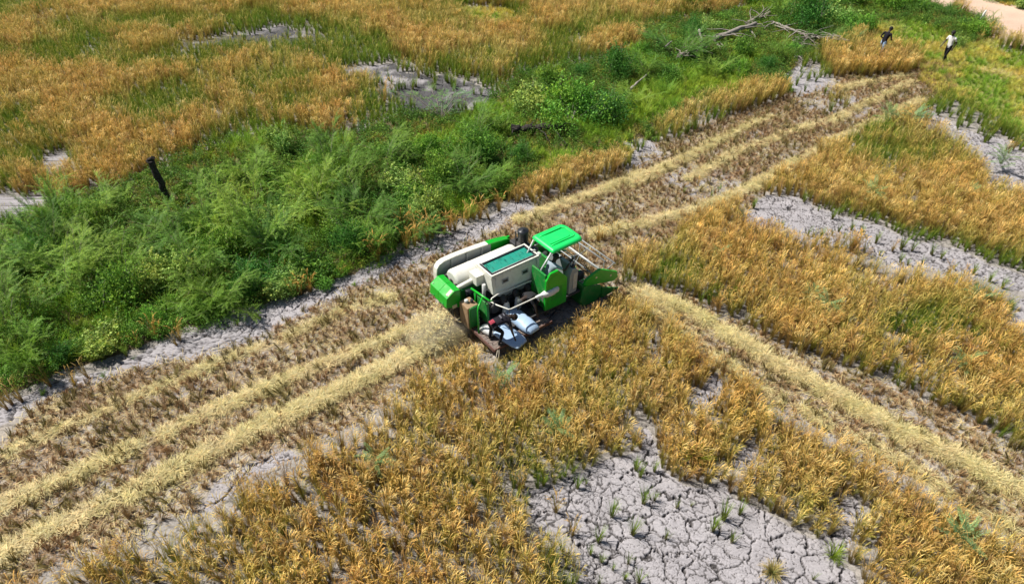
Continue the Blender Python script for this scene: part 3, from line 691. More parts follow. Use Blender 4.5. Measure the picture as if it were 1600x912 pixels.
# px, py of the foot, kind, size, words
SH = [(40,420,'f',2,1.15,'pale feathery shrub at the far left edge of the thicket, its sprays sweeping right'),
 (30,520,'f',1,1.1,'dark feathery shrub above the bladed grass clump at the left edge'),
 (120,450,'f',2,1.1,'light green feathery shrub left of the charred post, nearer the camera'),
 (110,365,'f',0,.95,'feathery shrub bordering the golden rice at the left edge'),
 (200,428,'f',0,.95,'feathery shrub directly below the charred post'),
 (165,332,'f',2,.8,'low feathery shrub just left of the charred post'),
 (335,360,'f',2,.95,'bright feathery shrub just right of the charred post'),
 (320,440,'f',1,1.15,'shaded feathery shrub in the middle of the thicket below the charred post'),
 (200,480,'b',0,.95,'dark broad leaved bush behind the yellow green grass at the left'),
 (290,490,'b',1,.75,'small leafy bush at the front edge of the thicket, left of centre'),
 (400,290,'f',0,1.0,'feathery shrub on the upper edge of the thicket behind the post'),
 (410,385,'f',2,1.15,'wide feathery shrub arching over the centre of the left thicket'),
 (400,450,'b',3,.85,'deep green bush low on the thicket front'),
 (437,240,'b',2,.8,'pale leafed bush standing out against the golden rice'),
 (500,330,'f',2,1.1,'light feathery shrub between the pale leafed bush and the front of the thicket'),
 (490,425,'b',0,.9,'broad leaved bush by the bare strip left of the harvester'),
 (520,270,'f',1,1.0,'feathery shrub beneath the pale leafed bush'),
 (575,345,'f',3,1.15,'dark feathery shrub above the golden tufts'),
 (560,400,'b',3,.8,'shaded bush right behind the golden brown tufts'),
 (610,260,'f',1,1.1,'deep green feathery shrub near the tip of the thin branched sapling'),
 (650,320,'b',0,1.0,'dark leafy bush above the harvester rear hood'),
 (680,250,'b',1,.9,'bright leafy bush below the thin branched sapling'),
 (720,300,'f',3,1.1,'feathery shrub at the thicket edge behind the harvester'),
 (750,255,'b',0,1.0,'round bush at the thicket edge left of the dark fallen log'),
 (790,205,'b',1,.8,'low bright bush between the sapling and the creeper mound'),
 (835,170,'b',2,1.25,'pale topped bush at the left end of the creeper mound'),
 (890,196,'b',1,1.6,'big bright green mound of creeper above the dark fallen log'),
 (945,190,'b',3,1.3,'dark green half of the creeper mound, on its right'),
 (960,125,'b',3,1.0,'dark rounded bush left of the splintered logs'),
 (1010,120,'f',1,.9,'feathery bush between the dark rounded bush and the grey acacia'),
 (1055,95,'f',3,1.6,'tall blue green feathery bush beside the pale fallen trunk'),
 (1150,118,'b',1,.7,'small bright bush in front of the pale fallen trunk'),
 (1215,95,'f',1,.8,'feathery bush between the fallen trunk and the brushwood pile'),
 (1255,50,'b',3,1.4,'dark glossy bush at the top behind the brushwood pile'),
 (1290,70,'f',3,.9,'feathery bush right of the brushwood pile'),
 (1300,37,'b',2,1.25,'yellow green leafy bush right of the dark glossy bush'),
 (1335,50,'b',1,1.0,'bright leafy bush between the yellow green one and the black shirted walker'),
 (1330,12,'b',0,1.1,'dark bush on the top edge above the black shirted walker'),
 (1390,15,'b',1,1.2,'long green bush on the top edge between the two walkers'),
 (1435,18,'b',0,.9,'dark bush at the end of the top row beside the dirt road'),
 (1475,25,'f',3,.7,'greyish twiggy bush by the bend of the dirt road'),
 (1520,55,'b',1,.8,'green bush behind the white shirted walker, left of the white stake'),
 (1545,48,'f',3,.7,'grey brown bush on the road bank right of the white stake'),
 (1490,75,'b',2,.5,'low green bush at the feet of the road bank'),
 (1560,0,'b',1,1.0,'green bush beyond the dirt road'),
 (1600,12,'b',2,.8,'yellow green bush beyond the dirt road at the right edge'),
 (1180,5,'b',1,1.0,'bush at the top edge left of the dark glossy bush'),
 (1110,50,'b',2,.8,'light bush behind the tall blue green one'),
 (1085,20,'f',0,.8,'feathery bush at the top edge where the golden rice ends'),
 (-50,470,'f',0,1.2,'feathery shrub beyond the left edge'),
 (-60,560,'b',1,1.0,'bush beyond the left edge'),
 (1240,2,'b',0,1.0,'bush on the top edge directly over the dark glossy bush')]
OR_ = ['first','second','third','fourth','fifth','sixth','seventh','eighth','ninth','tenth','eleventh','twelfth','thirteenth','fourteenth','fifteenth','sixteenth']
for i, (px, py) in enumerate([(-25,608),(48,582),(105,562),(170,545),(232,520),(322,490),(385,466),(446,452),(512,436),(575,402),(618,372),(668,348),(722,325),(772,292),(812,255)]):
    SH.append((px, py, 'bfbb'[i % 4], (i*3+1) % 4, (.62, .72, .58, .8)[i % 4], 'low front row shrub of the thicket, %s from the left along the bare strip' % OR_[i]))
for i, (px, py) in enumerate([(0,470),(85,410),(160,480),(165,400),(265,455),(275,385),(355,410),(360,480),(450,345),(455,400),(530,380),(545,310),(620,300),(640,365),(690,290),(750,215)]):
    SH.append((px, py, 'bfbf'[i % 4], (i*5+2) % 4, (.95, 1.0, .85, .95)[i % 4], 'filler shrub inside the left thicket, %s from the left of its middle rows' % OR_[i]))
for i, (px, py) in enumerate([(860,140),(910,120),(985,165),(1000,90),(1045,130),(1080,60),(1110,120),(1130,30),(1160,90),(1200,110),(1215,30),(1235,85)]):
    SH.append((px, py, 'bbfb'[i % 4], (i*3) % 4, (.8, .7, .75, .65)[i % 4], 'small shrub around the fallen logs, %s from the left in the upper thicket' % OR_[i]))
for i, (px, py, kd, vi, s_, lb) in enumerate(SH):
    x, y = G(px, py); d = math.hypot(x, y); s_ = (s_, s_, s_*(.75, 1.2, .95, 1.4, .85)[i % 5])
    if kd == 'f': plant('feathery_shrub', FE[vi], ('foliage', 'stems'), (x, y), i*1.7, s_, lb, 'shrub', 'shrubs of the thicket')
    else: plant('leafy_bush', BL[vi], ('foliage', 'stems'), (x, y), i*2.3, s_, lb, 'bush', 'bushes of the thicket')
# thin acacia sapling leaning over the bare patch
A_ = Acc(); St = MB(); rS = random.Random(8)
tips = []
for k in range(7):
    a = R(150-k*22+rS.uniform(-8, 8)); L = rS.uniform(1.6, 2.8); pts = []
    for j in range(7):
        f = j/6; pts.append((math.cos(a)*L*f*(.5+.5*f), math.sin(a)*L*.55*f, .05+1.25*math.sin(f*1.5)*(.75+.25*rS.random())))
    St.tube(pts, [.035-.028*j/6 for j in range(7)], 6)
    for j in range(2, 7): tips.append((pts[j], a))
n = 170; o_ = np.array([tips[i % len(tips)][0] for i in range(n)])+rng.normal(size=(n, 3))*[.12, .12, .04]; az = np.array([tips[i % len(tips)][1] for i in range(n)])+rng.normal(size=n)*.8
merge(A_, fronds(n, o_, az, U(1.0, 1.6, n), U(.25, .5, n), U(0, .5, n), (.10,.24,.09), (.19,.38,.15), pl=.06, npair=12))
x, y = G(690, 190); sap = empty('acacia_sapling', (x, y, 0), 0); tag(sap, 'thin branched acacia sapling with sparse feathery leaves spreading over bare mud', 'sapling')
St.build('branches', barkm, sap); o = bpy.data.objects.new('foliage', A_.mesh('foliage', feathm)); COL.objects.link(o); o.parent = sap
# small blue green feathery seedlings among the rice
SEED = fronds(26, np.stack([U(-.05,.05,26), U(-.05,.05,26), U(.05,.5,26)], 1), U(0, 6.28, 26), U(.5, 1.2, 26), U(.35, .6, 26), U(.2, .8, 26), (.14,.30,.12), (.26,.44,.20), pl=.06).mesh('weed_plant', feathm)
for i, (px, py, s_, lb) in enumerate([(872,690,1.1,'blue green feathery weed in the rice above the left end of the cracked mud'), (790,606,1.0,'feathery green weed in the rice below the sacks platform'),
  (590,740,1.0,'green weed in the sparse rice left of centre at the bottom'), (1492,860,1.2,'blue green feathery weed in the rice in the bottom right corner'), (1500,580,1.0,'feathery weed in the rice right of the long straw windrow'),
  (1285,498,1.1,'green weed in the rice above the long straw windrow'), (1262,480,.9,'paler weed just left of another in the rice above the windrow'), (1520,482,1.0,'blue green weed in the rice near the right edge'), (1355,320,1.3,'dark feathery weed in the rice over the upper right mud strip'),
  (1510,315,.9,'pale feathery weed in the rice near the upper right bare patch'), (1560,268,1.4,'bluish weed clump standing on the upper right bare patch'), (1340,70,1.0,'feathery weed behind the black shirted walker'), (1420,205,1.5,'wide low blue green weed at the top of the right hand rice plot'), (1385,200,1.4,'low blue green weed left of another at the top of the right hand rice plot'), (1120,410,.9,'small weed in the rice near the left end of the mud strip')]):
    x, y = G(px, py); o = bpy.data.objects.new('weed_plant', SEED); COL.objects.link(o); o.location = (x, y, .1); o.rotation_euler = (0, 0, i*1.9); o.scale = (s_,)*3
    tag(o, lb, 'weed', 'feathery weeds in the rice')
# big grass clumps along the thicket front
GC = [grass(110, 1.0, .16, (.08,.18,.02), (.34,.52,.05), 1.5, (.014,.026)).mesh('grass_clump', greenm), grass(120, .9, .2, (.08,.20,.03), (.22,.46,.05), 1.9, (.012,.022)).mesh('grass_clump', greenm)]
for i, (px, py, v, s_, lb) in enumerate([(146,562,0,.75,'yellow green bladed grass clump at the thicket front near the left edge'), (15,560,0,1.1,'tall dark bladed grass clump at the left edge'), (200,505,1,1.1,'large fine grass clump with brown seed heads at the thicket front'), (262,492,1,1.1,'arching green grass clump right of the one with seed heads'), (175,540,1,.7,'low grass clump between the yellow green clump and the larger ones'), (495,430,0,.9,'upright grass clump at the thicket front left of the golden tufts'), (365,475,0,.8,'thin reedy grass on the edge of the bare strip'), (540,235,0,1.1,'dark upright grass clump above the pale leafed bush'), (640,232,1,.9,'grass clump below the sapling'), (20,595,1,.7,'small grass clump at the left end of the bare strip'), (440,205,0,.9,'grass clump on the rice side of the thicket'), (1040,150,1,1.3,'tall swathe of grass in front of the splintered logs'), (1005,185,0,1.2,'tall grass clump behind the narrow golden strip'), (1190,655,1,.7,'bright green grass clump between the lower rice plots'),(1300,870,0,.5,'small bright grass clump at the right rim of the cracked mud'),(1085,720,0,.8,'green grass clump at the foot of the middle rice plot')]):
    x, y = G(px, py); o = bpy.data.objects.new('grass_clump', GC[v]); COL.objects.link(o); o.location = (x, y, 0); o.rotation_euler = (0, 0, i*2.1); o.scale = (s_,)*3
    tag(o, lb, 'grass clump', 'grass clumps')
dry = grass(140, .55, .1, (.10,.14,.03), (.56,.40,.16), 2.6, (.012,.02)).mesh('grass_clump', strawm)
x, y = G(1206, 897); o = bpy.data.objects.new('grass_clump', dry); COL.objects.link(o); o.location = (x, y, 0); o.scale = (.9,)*3; tag(o, 'drooping clump of green and dry brown blades at the bottom edge of the mud', 'grass clump', 'grass clumps')
# ------------------------------------------------------------ rice tufts standing alone
TV = {'green': [rice(46, 0, .62, .045, (.17,.14,.05), (.22,.36,.05), (.3,.3,.1), False, .2).mesh('rice_tuft', ricem), rice(38, 0, .5, .04, (.2,.16,.06), (.26,.40,.05), (.3,.3,.1), False, .25).mesh('rice_tuft', ricem), rice(26, 0, .42, .035, (.2,.15,.07), (.20,.32,.05), (.3,.3,.1), False, .22).mesh('rice_tuft', ricem)],
      'golden': [rice(40, 10, .62, .05, BB, (.44,.36,.07), (.70,.46,.13)).mesh('rice_tuft', ricem), rice(44, 14, .72, .06, BB, (.46,.30,.07), (.72,.44,.12)).mesh('rice_tuft', ricem)],
      'leaning': [rice(34, 6, .6, .035, (.26,.15,.07), (.40,.30,.07), (.6,.42,.14), True, .15).mesh('rice_tuft', ricem)]}
def ordinal(n): 
    w_ = ['first','second','third','fourth','fifth','sixth','seventh','eighth','ninth','tenth','eleventh','twelfth','thirteenth','fourteenth','fifteenth','sixteenth','seventeenth','eighteenth','nineteenth','twentieth']
    if n <= 20: return w_[n-1]
    if n == 30: return 'thirtieth'
    if n == 40: return 'fortieth'
    return ('twenty ' if n < 30 else 'thirty ' if n < 40 else 'forty ') + w_[n % 10-1]
def tufts(items, where, group):
    cnt = {}
    for i, (px, py, kd, s_) in enumerate(sorted(items, key=lambda q: q[0])):
        vs2 = TV[kd]; cnt[kd] = cnt.get(kd, 0)+1
        x, y = G(px, py); o = bpy.data.objects.new('rice_tuft', vs2[(i*7+int(px)) % len(vs2)]); COL.objects.link(o)
        o.location = (x, y, -.01); o.rotation_euler = ((0 if kd != 'leaning' else -.1), (0 if kd != 'leaning' else -.35), 0 if kd == 'leaning' else i*1.3); o.scale = (s_*1.4,s_*1.4,s_*1.22)
        tag(o, '%s rice tuft, %s %s one from the left %s' % (kd, ordinal(cnt[kd]), kd, where), 'rice tuft', group)
tufts([(868,800,'golden',.8),(956,808,'green',.95),(988,835,'green',1.0),(1005,786,'green',.95),(1040,842,'green',.85),(935,846,'green',.9),(895,836,'golden',.75),(922,866,'green',.7),(940,878,'green',.7),(957,890,'green',.7),(982,880,'green',.95),(936,912,'green',.8),(976,905,'green',.6),(1113,830,'green',.9),(1143,847,'green',1.0),(1130,812,'green',1.1),(1155,803,'green',.8),(1057,793,'green',.8),(1022,782,'green',.55),(1310,860,'green',.9),(1270,905,'green',.7),(1000,745,'green',.8),(993,735,'green',.8),(1022,736,'green',.8),(855,842,'green',.6),(902,762,'green',.8),(915,757,'green',.6),(1308,885,'green',.6),(998,910,'green',.8),(1080,790,'green',.5),(850,758,'green',.8)],
  'on the bottom cracked mud', 'tufts on the bottom cracked mud')
tufts([(1177,326,'green',1.0),(1150,330,'green',.6),(1262,368,'green',1.0),(1270,370,'green',.9),(1282,372,'green',1.0),(1300,368,'green',.8),(1310,362,'green',.9),(1318,372,'green',.7),(1330,360,'green',.9),(1328,392,'golden',.95),(1336,396,'golden',.9),(1368,380,'green',1.0),(1374,398,'green',.7),(1394,392,'golden',.6),(1408,390,'green',1.1),(1424,392,'green',.8),(1406,410,'green',.7),(1418,414,'green',.8),(1440,412,'green',.8),(1480,430,'golden',.7),(1490,420,'green',.7),(1520,428,'green',.9),(1545,440,'green',.8),(1200,350,'green',.5),(1212,352,'green',.5),(1222,355,'green',.6),(1256,316,'green',.9),(1278,330,'green',.7),(1300,342,'green',.9),(1345,366,'green',.7),(1360,415,'green',.5),(1455,398,'green',.8),(1470,404,'green',.8),(1160,375,'green',.7),(1175,378,'green',.7),(1246,388,'green',.7),(1500,440,'golden',.8),(1565,450,'green',.8)],
  'on the right mud strip', 'tufts on the right mud strip')
tufts([(20,632,'leaning',1.0),(36,628,'leaning',1.0),(12,640,'leaning',.9),(80,604,'leaning',.9),(118,602,'golden',.8),(138,590,'leaning',.8),(198,556,'green',.7),(215,540,'golden',.6),(245,528,'golden',.9),(282,531,'golden',.9),(277,540,'leaning',.6),(458,462,'golden',.8),(470,460,'golden',.8),(485,455,'golden',.8),(440,466,'green',.7),(500,448,'green',.7),(535,432,'golden',.6),(520,440,'green',.7),(590,408,'golden',1.15),(578,402,'golden',1.1),(600,398,'golden',1.0),(636,388,'golden',1.15),(648,384,'golden',1.0),(655,378,'golden',1.2),(668,376,'golden',1.2),(676,372,'golden',1.0),(694,364,'golden',.9),(703,360,'golden',.9),(711,360,'golden',.9),(724,352,'golden',.9),(731,346,'golden',1.0),(740,344,'golden',1.0),(750,342,'golden',1.0),(765,344,'leaning',.9),(780,330,'golden',.9),(630,365,'golden',1.0),(645,358,'golden',1.1),(660,352,'golden',1.0),(345,495,'green',.6),(372,508,'green',.5)],
  'along the thicket strip', 'tufts along the bare strip')
tufts([(592,130,'green',1.0),(612,132,'green',1.0),(612,144,'golden',.9),(618,148,'green',.8),(602,155,'golden',1.3),(622,165,'green',.9),(631,165,'green',.9),(600,165,'golden',1.0),(645,140,'green',1.2),(650,137,'green',1.2),(700,130,'green',1.2),(752,150,'green',.9),(575,125,'green',1.0),(755,136,'green',1.0),(770,150,'green',1.1),(570,132,'golden',1.0),(560,120,'green',.9),(470,60,'green',1.1),(480,58,'green',1.1),(495,60,'green',1.0),(500,66,'green',1.0),(450,60,'green',1.0)],
  'on the far bare patches', 'tufts on the far bare patches')
tufts([(975,245,'green',1.2),(985,222,'green',.8),(1068,302,'green',.5),(1110,310,'green',1.1),(1122,300,'green',.6),(1126,296,'green',.6),(1035,440,'green',.7),(1032,410,'green',1.1),(1046,402,'green',1.1),(965,402,'green',1.0),(940,375,'golden',.6),(958,372,'golden',.8),(935,378,'golden',.7),(1090,290,'golden',.5),(1150,340,'green',.7)],
  'in the far stubble', 'tufts in the stubble beyond the harvester')
tufts([(440,250,'green',.01)] and [], '', '')
# ------------------------------------------------------------ dead wood and posts
def log_piece(m, pts, r, seed, n=10):
    P_ = []; q = [Vector(p) for p in pts]
    for a, b_ in zip(q, q[1:]):
        for j in range(5): P_.append(a.lerp(b_, j/5))
    P_.append(q[-1]); rr_ = []
    for i, p in enumerate(P_):
        f = i/(len(P_)-1); rr_.append((r[0]*(1-f)+r[1]*f)*(1+.25*mn.noise(Vector((i*.7, seed, 0)))))
        P_[i] = p + mn.noise_vector(Vector((i*.45, seed*3, 1)))*r[0]*(.7 if n < 12 else .3)
    k0 = len(m.bm.verts); m.tube(P_, rr_, n); m.bm.verts.ensure_lookup_table()
    for v in m.bm.verts[k0:]: v.co += mn.noise_vector(v.co*6+Vector((seed, 0, 0)))*r[0]*.28
def wlog(name, pixels, r, label, mat, branches=(), z=(.25, .35), seed=1):
    w0 = G(*pixels[0]); root = empty(name, (w0[0], w0[1], 0))
    pts = [(G(*p)[0]-w0[0], G(*p)[1]-w0[1], z[0]+(z[1]-z[0])*i/(len(pixels)-1)) for i, p in enumerate(pixels)]
    m = MB(); log_piece(m, pts, r, seed); m.build('trunk', mat, root)
    for k, (p0, p1, z0, z1, rb) in enumerate(branches):
        a, b_ = G(*p0), G(*p1); m = MB()
        mid = ((a[0]+b_[0])/2-w0[0]+.1, (a[1]+b_[1])/2-w0[1]-.1, (z0+z1)/2+.08)
        log_piece(m, [(a[0]-w0[0], a[1]-w0[1], z0), mid, (b_[0]-w0[0], b_[1]-w0[1], z1)], (rb, rb*.4), seed+k+5, 7); m.build('branch', mat, root)
    rz_ = random.Random(seed)
    if name == 'fallen_trunk':
        for k in range(9):
            f = rz_.random(); i0 = min(int(f*(len(pts)-1)), len(pts)-2); ff = f*(len(pts)-1)-i0; a = Vector(pts[i0]).lerp(Vector(pts[i0+1]), ff); an = rz_.uniform(0, 6.28); L = rz_.uniform(.6, 1.7); m = MB()
            up_ = rz_.uniform(-.15, .28)*L; b_ = a+Vector((math.cos(an)*L, math.sin(an)*L, up_)); b_.z = max(.05, b_.z)
            log_piece(m, [a, a.lerp(b_, .5)+Vector((rz_.uniform(-.15,.15), rz_.uniform(-.15,.15), .08)), b_], (rz_.uniform(.03,.06), .012), seed+k*2, 6); m.build('branch', mat, root)
    return tag(root, label, 'log', 'fallen logs')
pale = paint('bleached_wood', (.30,.27,.235), .85, amount=.6, dirt=(.13,.11,.09), scale=7, bump=.8, spec=.1)
wlog('fallen_trunk', [(1112,74),(1140,66),(1178,55)], (.17,.13), 'pale bleached trunk lying in the thicket, the longest of the fallen logs', pale, [((1118,74),(1124,84),.3,.0,.08),((1122,72),(1130,84),.3,.0,.06),((1170,58),(1180,68),.4,.1,.07)], z=(.55,.7), seed=2)
wlog('fallen_trunk', [(1166,46),(1180,38),(1200,32)], (.17,.13), 'grey splintered stump end above the pale trunk', barkm, [((1170,44),(1196,28),.4,.7,.06),((1185,36),(1204,24),.4,.7,.04)], z=(.35,.45), seed=5)
wlog('fallen_trunk', [(1058,104),(1080,96),(1102,88)], (.13,.10), 'brown barked log lower left of the pale trunk', barkm, [((1092,92),(1104,84),.4,.5,.06)], z=(.6,.7), seed=8)
wlog('fallen_trunk', [(1204,46),(1225,55),(1258,66),(1275,70)], (.08,.07), 'long grey branch running into the brushwood pile', pale, [((1208,50),(1232,62),.4,.4,.05)], z=(.5,.4), seed=11)
wlog('fallen_trunk', [(1268,72),(1290,75),(1322,83)], (.10,.05), 'thin pale log pointing right from the brushwood pile into the rice', pale, z=(.55,.7), seed=14)
wlog('fallen_trunk', [(800,216),(822,215),(850,211),(880,212)], (.20,.14), 'dark charred log at the edge of the thicket behind the narrow golden strip', charm, [((815,215),(835,206),.3,.6,.06),((850,213),(862,220),.3,.1,.05)], z=(.45,.45), seed=17)
wlog('dead_branch', [(984,148),(996,140),(1008,131)], (.07,.04), 'slim bleached branch lying right of the creeper mound', pale, z=(.3,.5), seed=20)
wlog('dead_branch', [(1238,97),(1244,86),(1252,77)], (.07,.04), 'forked pale branch below the brushwood pile', pale, [((1236,90),(1252,97),.1,.2,.04),((1246,92),(1262,88),.1,.15,.04)], z=(.08,.25), seed=23)
wlog('dead_branch', [(1036,95),(1046,91)], (.06,.03), 'short pale stick left of the brown barked log', pale, z=(.8,1.0), seed=26)
wlog('dead_branch', [(1088,70),(1096,76)], (.09,.05), 'broken white stub left of the pale trunk', pale, z=(.9,.4), seed=29)
# brushwood pile
bx, by = G(1255, 72); root = MB(); rb = random.Random(4)
for k in range(60):
    a = rb.uniform(0, 6.28); L = rb.uniform(.6, 2.0); cx_, cy_ = rb.gauss(0, .55), rb.gauss(0, .4); z = rb.uniform(.05, .65)*max(.2, 1-abs(cx_))
    root.tube([(cx_-math.cos(a)*L/2, cy_-math.sin(a)*L/2, max(.03, z-.1)), (cx_+rb.uniform(-.1,.1), cy_, z+.05), (cx_+math.cos(a)*L/2, cy_+math.sin(a)*L/2, max(.03, z+rb.uniform(-.2,.3)))], [.04, .03, .012], 5)
o = root.build('brushwood_pile', barkm); o.location = (bx, by, 0); tag(o, 'tangled heap of dark brushwood between the bushes and the golden rice', 'brushwood')
bx, by = G(1250, 98); root = MB()
for k in range(46):
    a = rb.uniform(0, 6.28); L = rb.uniform(.3, 1.0); cx_, cy_ = rb.gauss(0, .5), rb.gauss(0, .8)
    root.tube([(cx_-math.cos(a)*L/2, cy_-math.sin(a)*L/2, .03), (cx_, cy_, .08+rb.random()*.1), (cx_+math.cos(a)*L/2, cy_+math.sin(a)*L/2, .04)], [.022, .018, .008], 5)
o = root.build('fallen_twigs', pale); o.location = (bx, by, 0); tag(o, 'scatter of grey twigs on bare soil below the brushwood heap', 'twigs', kind='stuff')
# charred post
x, y = G(262, 318); post = empty('charred_post', (x, y, 0)); m = MB()
log_piece(m, [(.05,0,0),(.03,0,.8),(-.02,0,1.4),(-.06,0,2.0)], (.13,.13), 33, 12)
m.build('post_shaft', charm, post); m = MB(); log_piece(m, [(-.20,-.02,1.92),(-.06,0,2.06),(.06,.02,2.08)], (.09,.07), 35, 8); m.build('broken_head', charm, post)
tag(post, 'leaning charred wooden post standing in the thicket at the left', 'post')
x, y = G(1526, 42); m = MB(); m.tube([(0,0,0),(.06,0,.45),(.16,.02,.85),(.20,.02,1.05)], [.05,.05,.075,.05], 8)
o = m.build('white_stake', paint('white_stake_paint', (.72,.70,.64), .7, amount=.5)); o.location = (x, y, 0); tag(o, 'short white leaning stake beside the dirt road bank', 'stake')
# flying straw behind the hood and the dust it makes
n = 2000; u = -2.25-rng.random(n)**.7*1.3+rng.normal(size=n)*.12; v = .55+rng.normal(size=n)*.38-.15*(-2.2-u); zt = np.clip(1.0+(u+2.2)*.85+rng.normal(size=n)*.22, .03, 1.15)
wx_ = HARV_O[0]+u*math.cos(HARV_A)-v*math.sin(HARV_A); wy_ = HARV_O[1]+u*math.sin(HARV_A)+v*math.cos(HARV_A)
A_ = Acc(); V, F, T, _ = strips(np.stack([wx_, wy_, zt], 1), U(0, 6.28, n), U(.6, 2.4, n), U(-.8, .8, n), U(.05, .16, n), U(.008, .014, n), S=2, wprof=np.array([.9, 1, .6]))
A_.add(V, F, jit(np.broadcast_to(np.asarray(SC), (len(V), 3)).copy(), n, 6)); o = bpy.data.objects.new('flying_straw', A_.mesh('flying_straw', strawm)); COL.objects.link(o)
tag(o, 'chopped straw blowing out under the green rear hood', 'flying straw', kind='stuff')
m = MB(); bmesh.ops.create_icosphere(m.bm, subdivisions=3, radius=1)
dm, t, b = new_mat('dust'); t.nodes.remove(b); pv = t.nodes.new('ShaderNodeVolumePrincipled'); pv.inputs['Color'].default_value = (.85, .75, .55, 1)
tc = t.nodes.new('ShaderNodeTexCoord'); nn = t.nodes.new('ShaderNodeTexNoise'); nn.inputs['Scale'].default_value = 2.2; nn.inputs['Detail'].default_value = 4; t.links.new(tc.outputs['Object'], nn.inputs['Vector'])
ln = t.nodes.new('ShaderNodeVectorMath'); ln.operation = 'LENGTH'; t.links.new(tc.outputs['Object'], ln.inputs[0])
m1 = t.nodes.new('ShaderNodeMapRange'); m1.inputs[1].default_value = 1.0; m1.inputs[2].default_value = .2; t.links.new(ln.outputs['Value'], m1.inputs[0])
m2 = t.nodes.new('ShaderNodeMapRange'); m2.inputs[1].default_value = .38; m2.inputs[2].default_value = .7; m2.inputs[4].default_value = 3.2; t.links.new(nn.outputs[0], m2.inputs[0])
m3 = t.nodes.new('ShaderNodeMath'); m3.operation = 'MULTIPLY'; t.links.new(m1.outputs[0], m3.inputs[0]); t.links.new(m2.outputs[0], m3.inputs[1]); t.links.new(m3.outputs[0], pv.inputs['Density'])
t.links.new(pv.outputs[0], t.nodes['Material Output'].inputs['Volume'])
o = m.build('dust', dm, None, True); q = L2W(-2.75, .3, .45); o.location = q; o.scale = (1.3, .95, .6); o.rotation_euler = (0, 0, HARV_A); tag(o, 'pale chaff dust hanging behind the rear hood', 'dust', kind='stuff')
# ------------------------------------------------------------ combine harvester
M = dict(
 green=paint('green_paint', (0.004, 0.37, 0.018), 0.30, dirt=(0.20, 0.30, 0.10), amount=0.14),
 dgreen=paint('dark_green_paint', (0.006, 0.22, 0.03), 0.5, amount=0.3),  # dark green parts; on the header end panels it carries their shade
 canopy=paint('canopy_plastic', (0.01, 0.62, 0.12), 0.38, amount=0.06, dirt=(0.2, 0.5, 0.2)),
 white=paint('cream_paint', (0.72, 0.71, 0.63), 0.4, amount=0.4, dirt=(0.42, 0.37, 0.26)),
 grey=paint('grey_paint', (0.32, 0.35, 0.36), 0.5, amount=0.4),
 lgrey=paint('pale_steel', (0.55, 0.56, 0.55), 0.45, metal=0.2, amount=0.35),
 black=paint('black_plastic', (0.018, 0.02, 0.026), 0.35, amount=0.12, dirt=(0.12, 0.11, 0.10)),
 dark=paint('greasy_steel', (0.035, 0.035, 0.038), 0.6, amount=0.5, dirt=(0.14, 0.11, 0.08), bump=0.3),
 rubber=paint('track_rubber', (0.03, 0.028, 0.026), 0.8, amount=0.8, dirt=(0.16, 0.13, 0.10), bump=0.3),
 teal=paint('teal_mesh', (0.0, 0.24, 0.17), 0.6, amount=0.12, dirt=(0.2, 0.3, 0.2)),
 brown=paint('rusty_tan_metal', (0.27, 0.17, 0.09), 0.6, amount=0.5, dirt=(0.40, 0.32, 0.20)),
 deck=paint('worn_deck_steel', (0.17, 0.13, 0.115), 0.65, amount=0.6, dirt=(0.36, 0.29, 0.20), bump=0.4),
 red=paint('faded_red_paint', (0.12, 0.05, 0.04), 0.6, amount=0.5),
 yellow=paint('yellow_label', (0.75, 0.50, 0.03), 0.5, amount=0.1),
 cream=paint('cream_sticker', (0.62, 0.60, 0.38), 0.5, amount=0.2),
)
H = empty('combine_harvester', (HARV_O[0], HARV_O[1], 0), HARV_A)
tag(H, 'green and cream tracked rice combine harvester driving through the crop', 'harvester')
# tracks
for yc in (-0.52, 0.88):
    m = MB(); pts = []
    for k in range(9): a = R(90+180*k/8); pts.append((-1.05+0.27*math.cos(a), 0.30+0.27*math.sin(a)))
    for k in range(9): a = R(-90+180*k/8); pts.append((0.85+0.27*math.cos(a), 0.30+0.27*math.sin(a)))
    m.prism(pts, 1, yc-0.2, yc+0.2)
    per = []
    for i in range(len(pts)):
        p, q = Vector(pts[i]), Vector(pts[(i+1) % len(pts)]); n = max(1, int((q-p).length/0.1))
        for j in range(n): per.append((p+(q-p)*j/n, (q-p).normalized()))
    for p, d in per[::2]:
        nrm = Vector((-d.y, d.x))*-1
        c = p + nrm*0.02
        q = [c + d*a_ + nrm*b_ for a_, b_ in ((-.025,-.02),(.025,-.02),(.018,.025),(-.018,.025))]
        m.prism([(v.x, v.y) for v in q], 1, yc-0.21, yc+0.21)
    tr = m.build('track', M['rubber'], H)
    for xx in (-1.05, -0.55, -0.1, 0.35, 0.85):
        MB().cyl((xx, yc-0.225, 0.3), (xx, yc+0.225, 0.3), 0.17 if abs(xx) > .8 else 0.11).build('track_wheel', M['dark'], tr)
MB().box(-1.5, 1.6, -0.30, 0.66, 0.42, 0.62, 0.02).box(-1.4, 1.2, -1.15, 1.5, 0.58, 0.66).build('chassis', M['dark'], H)
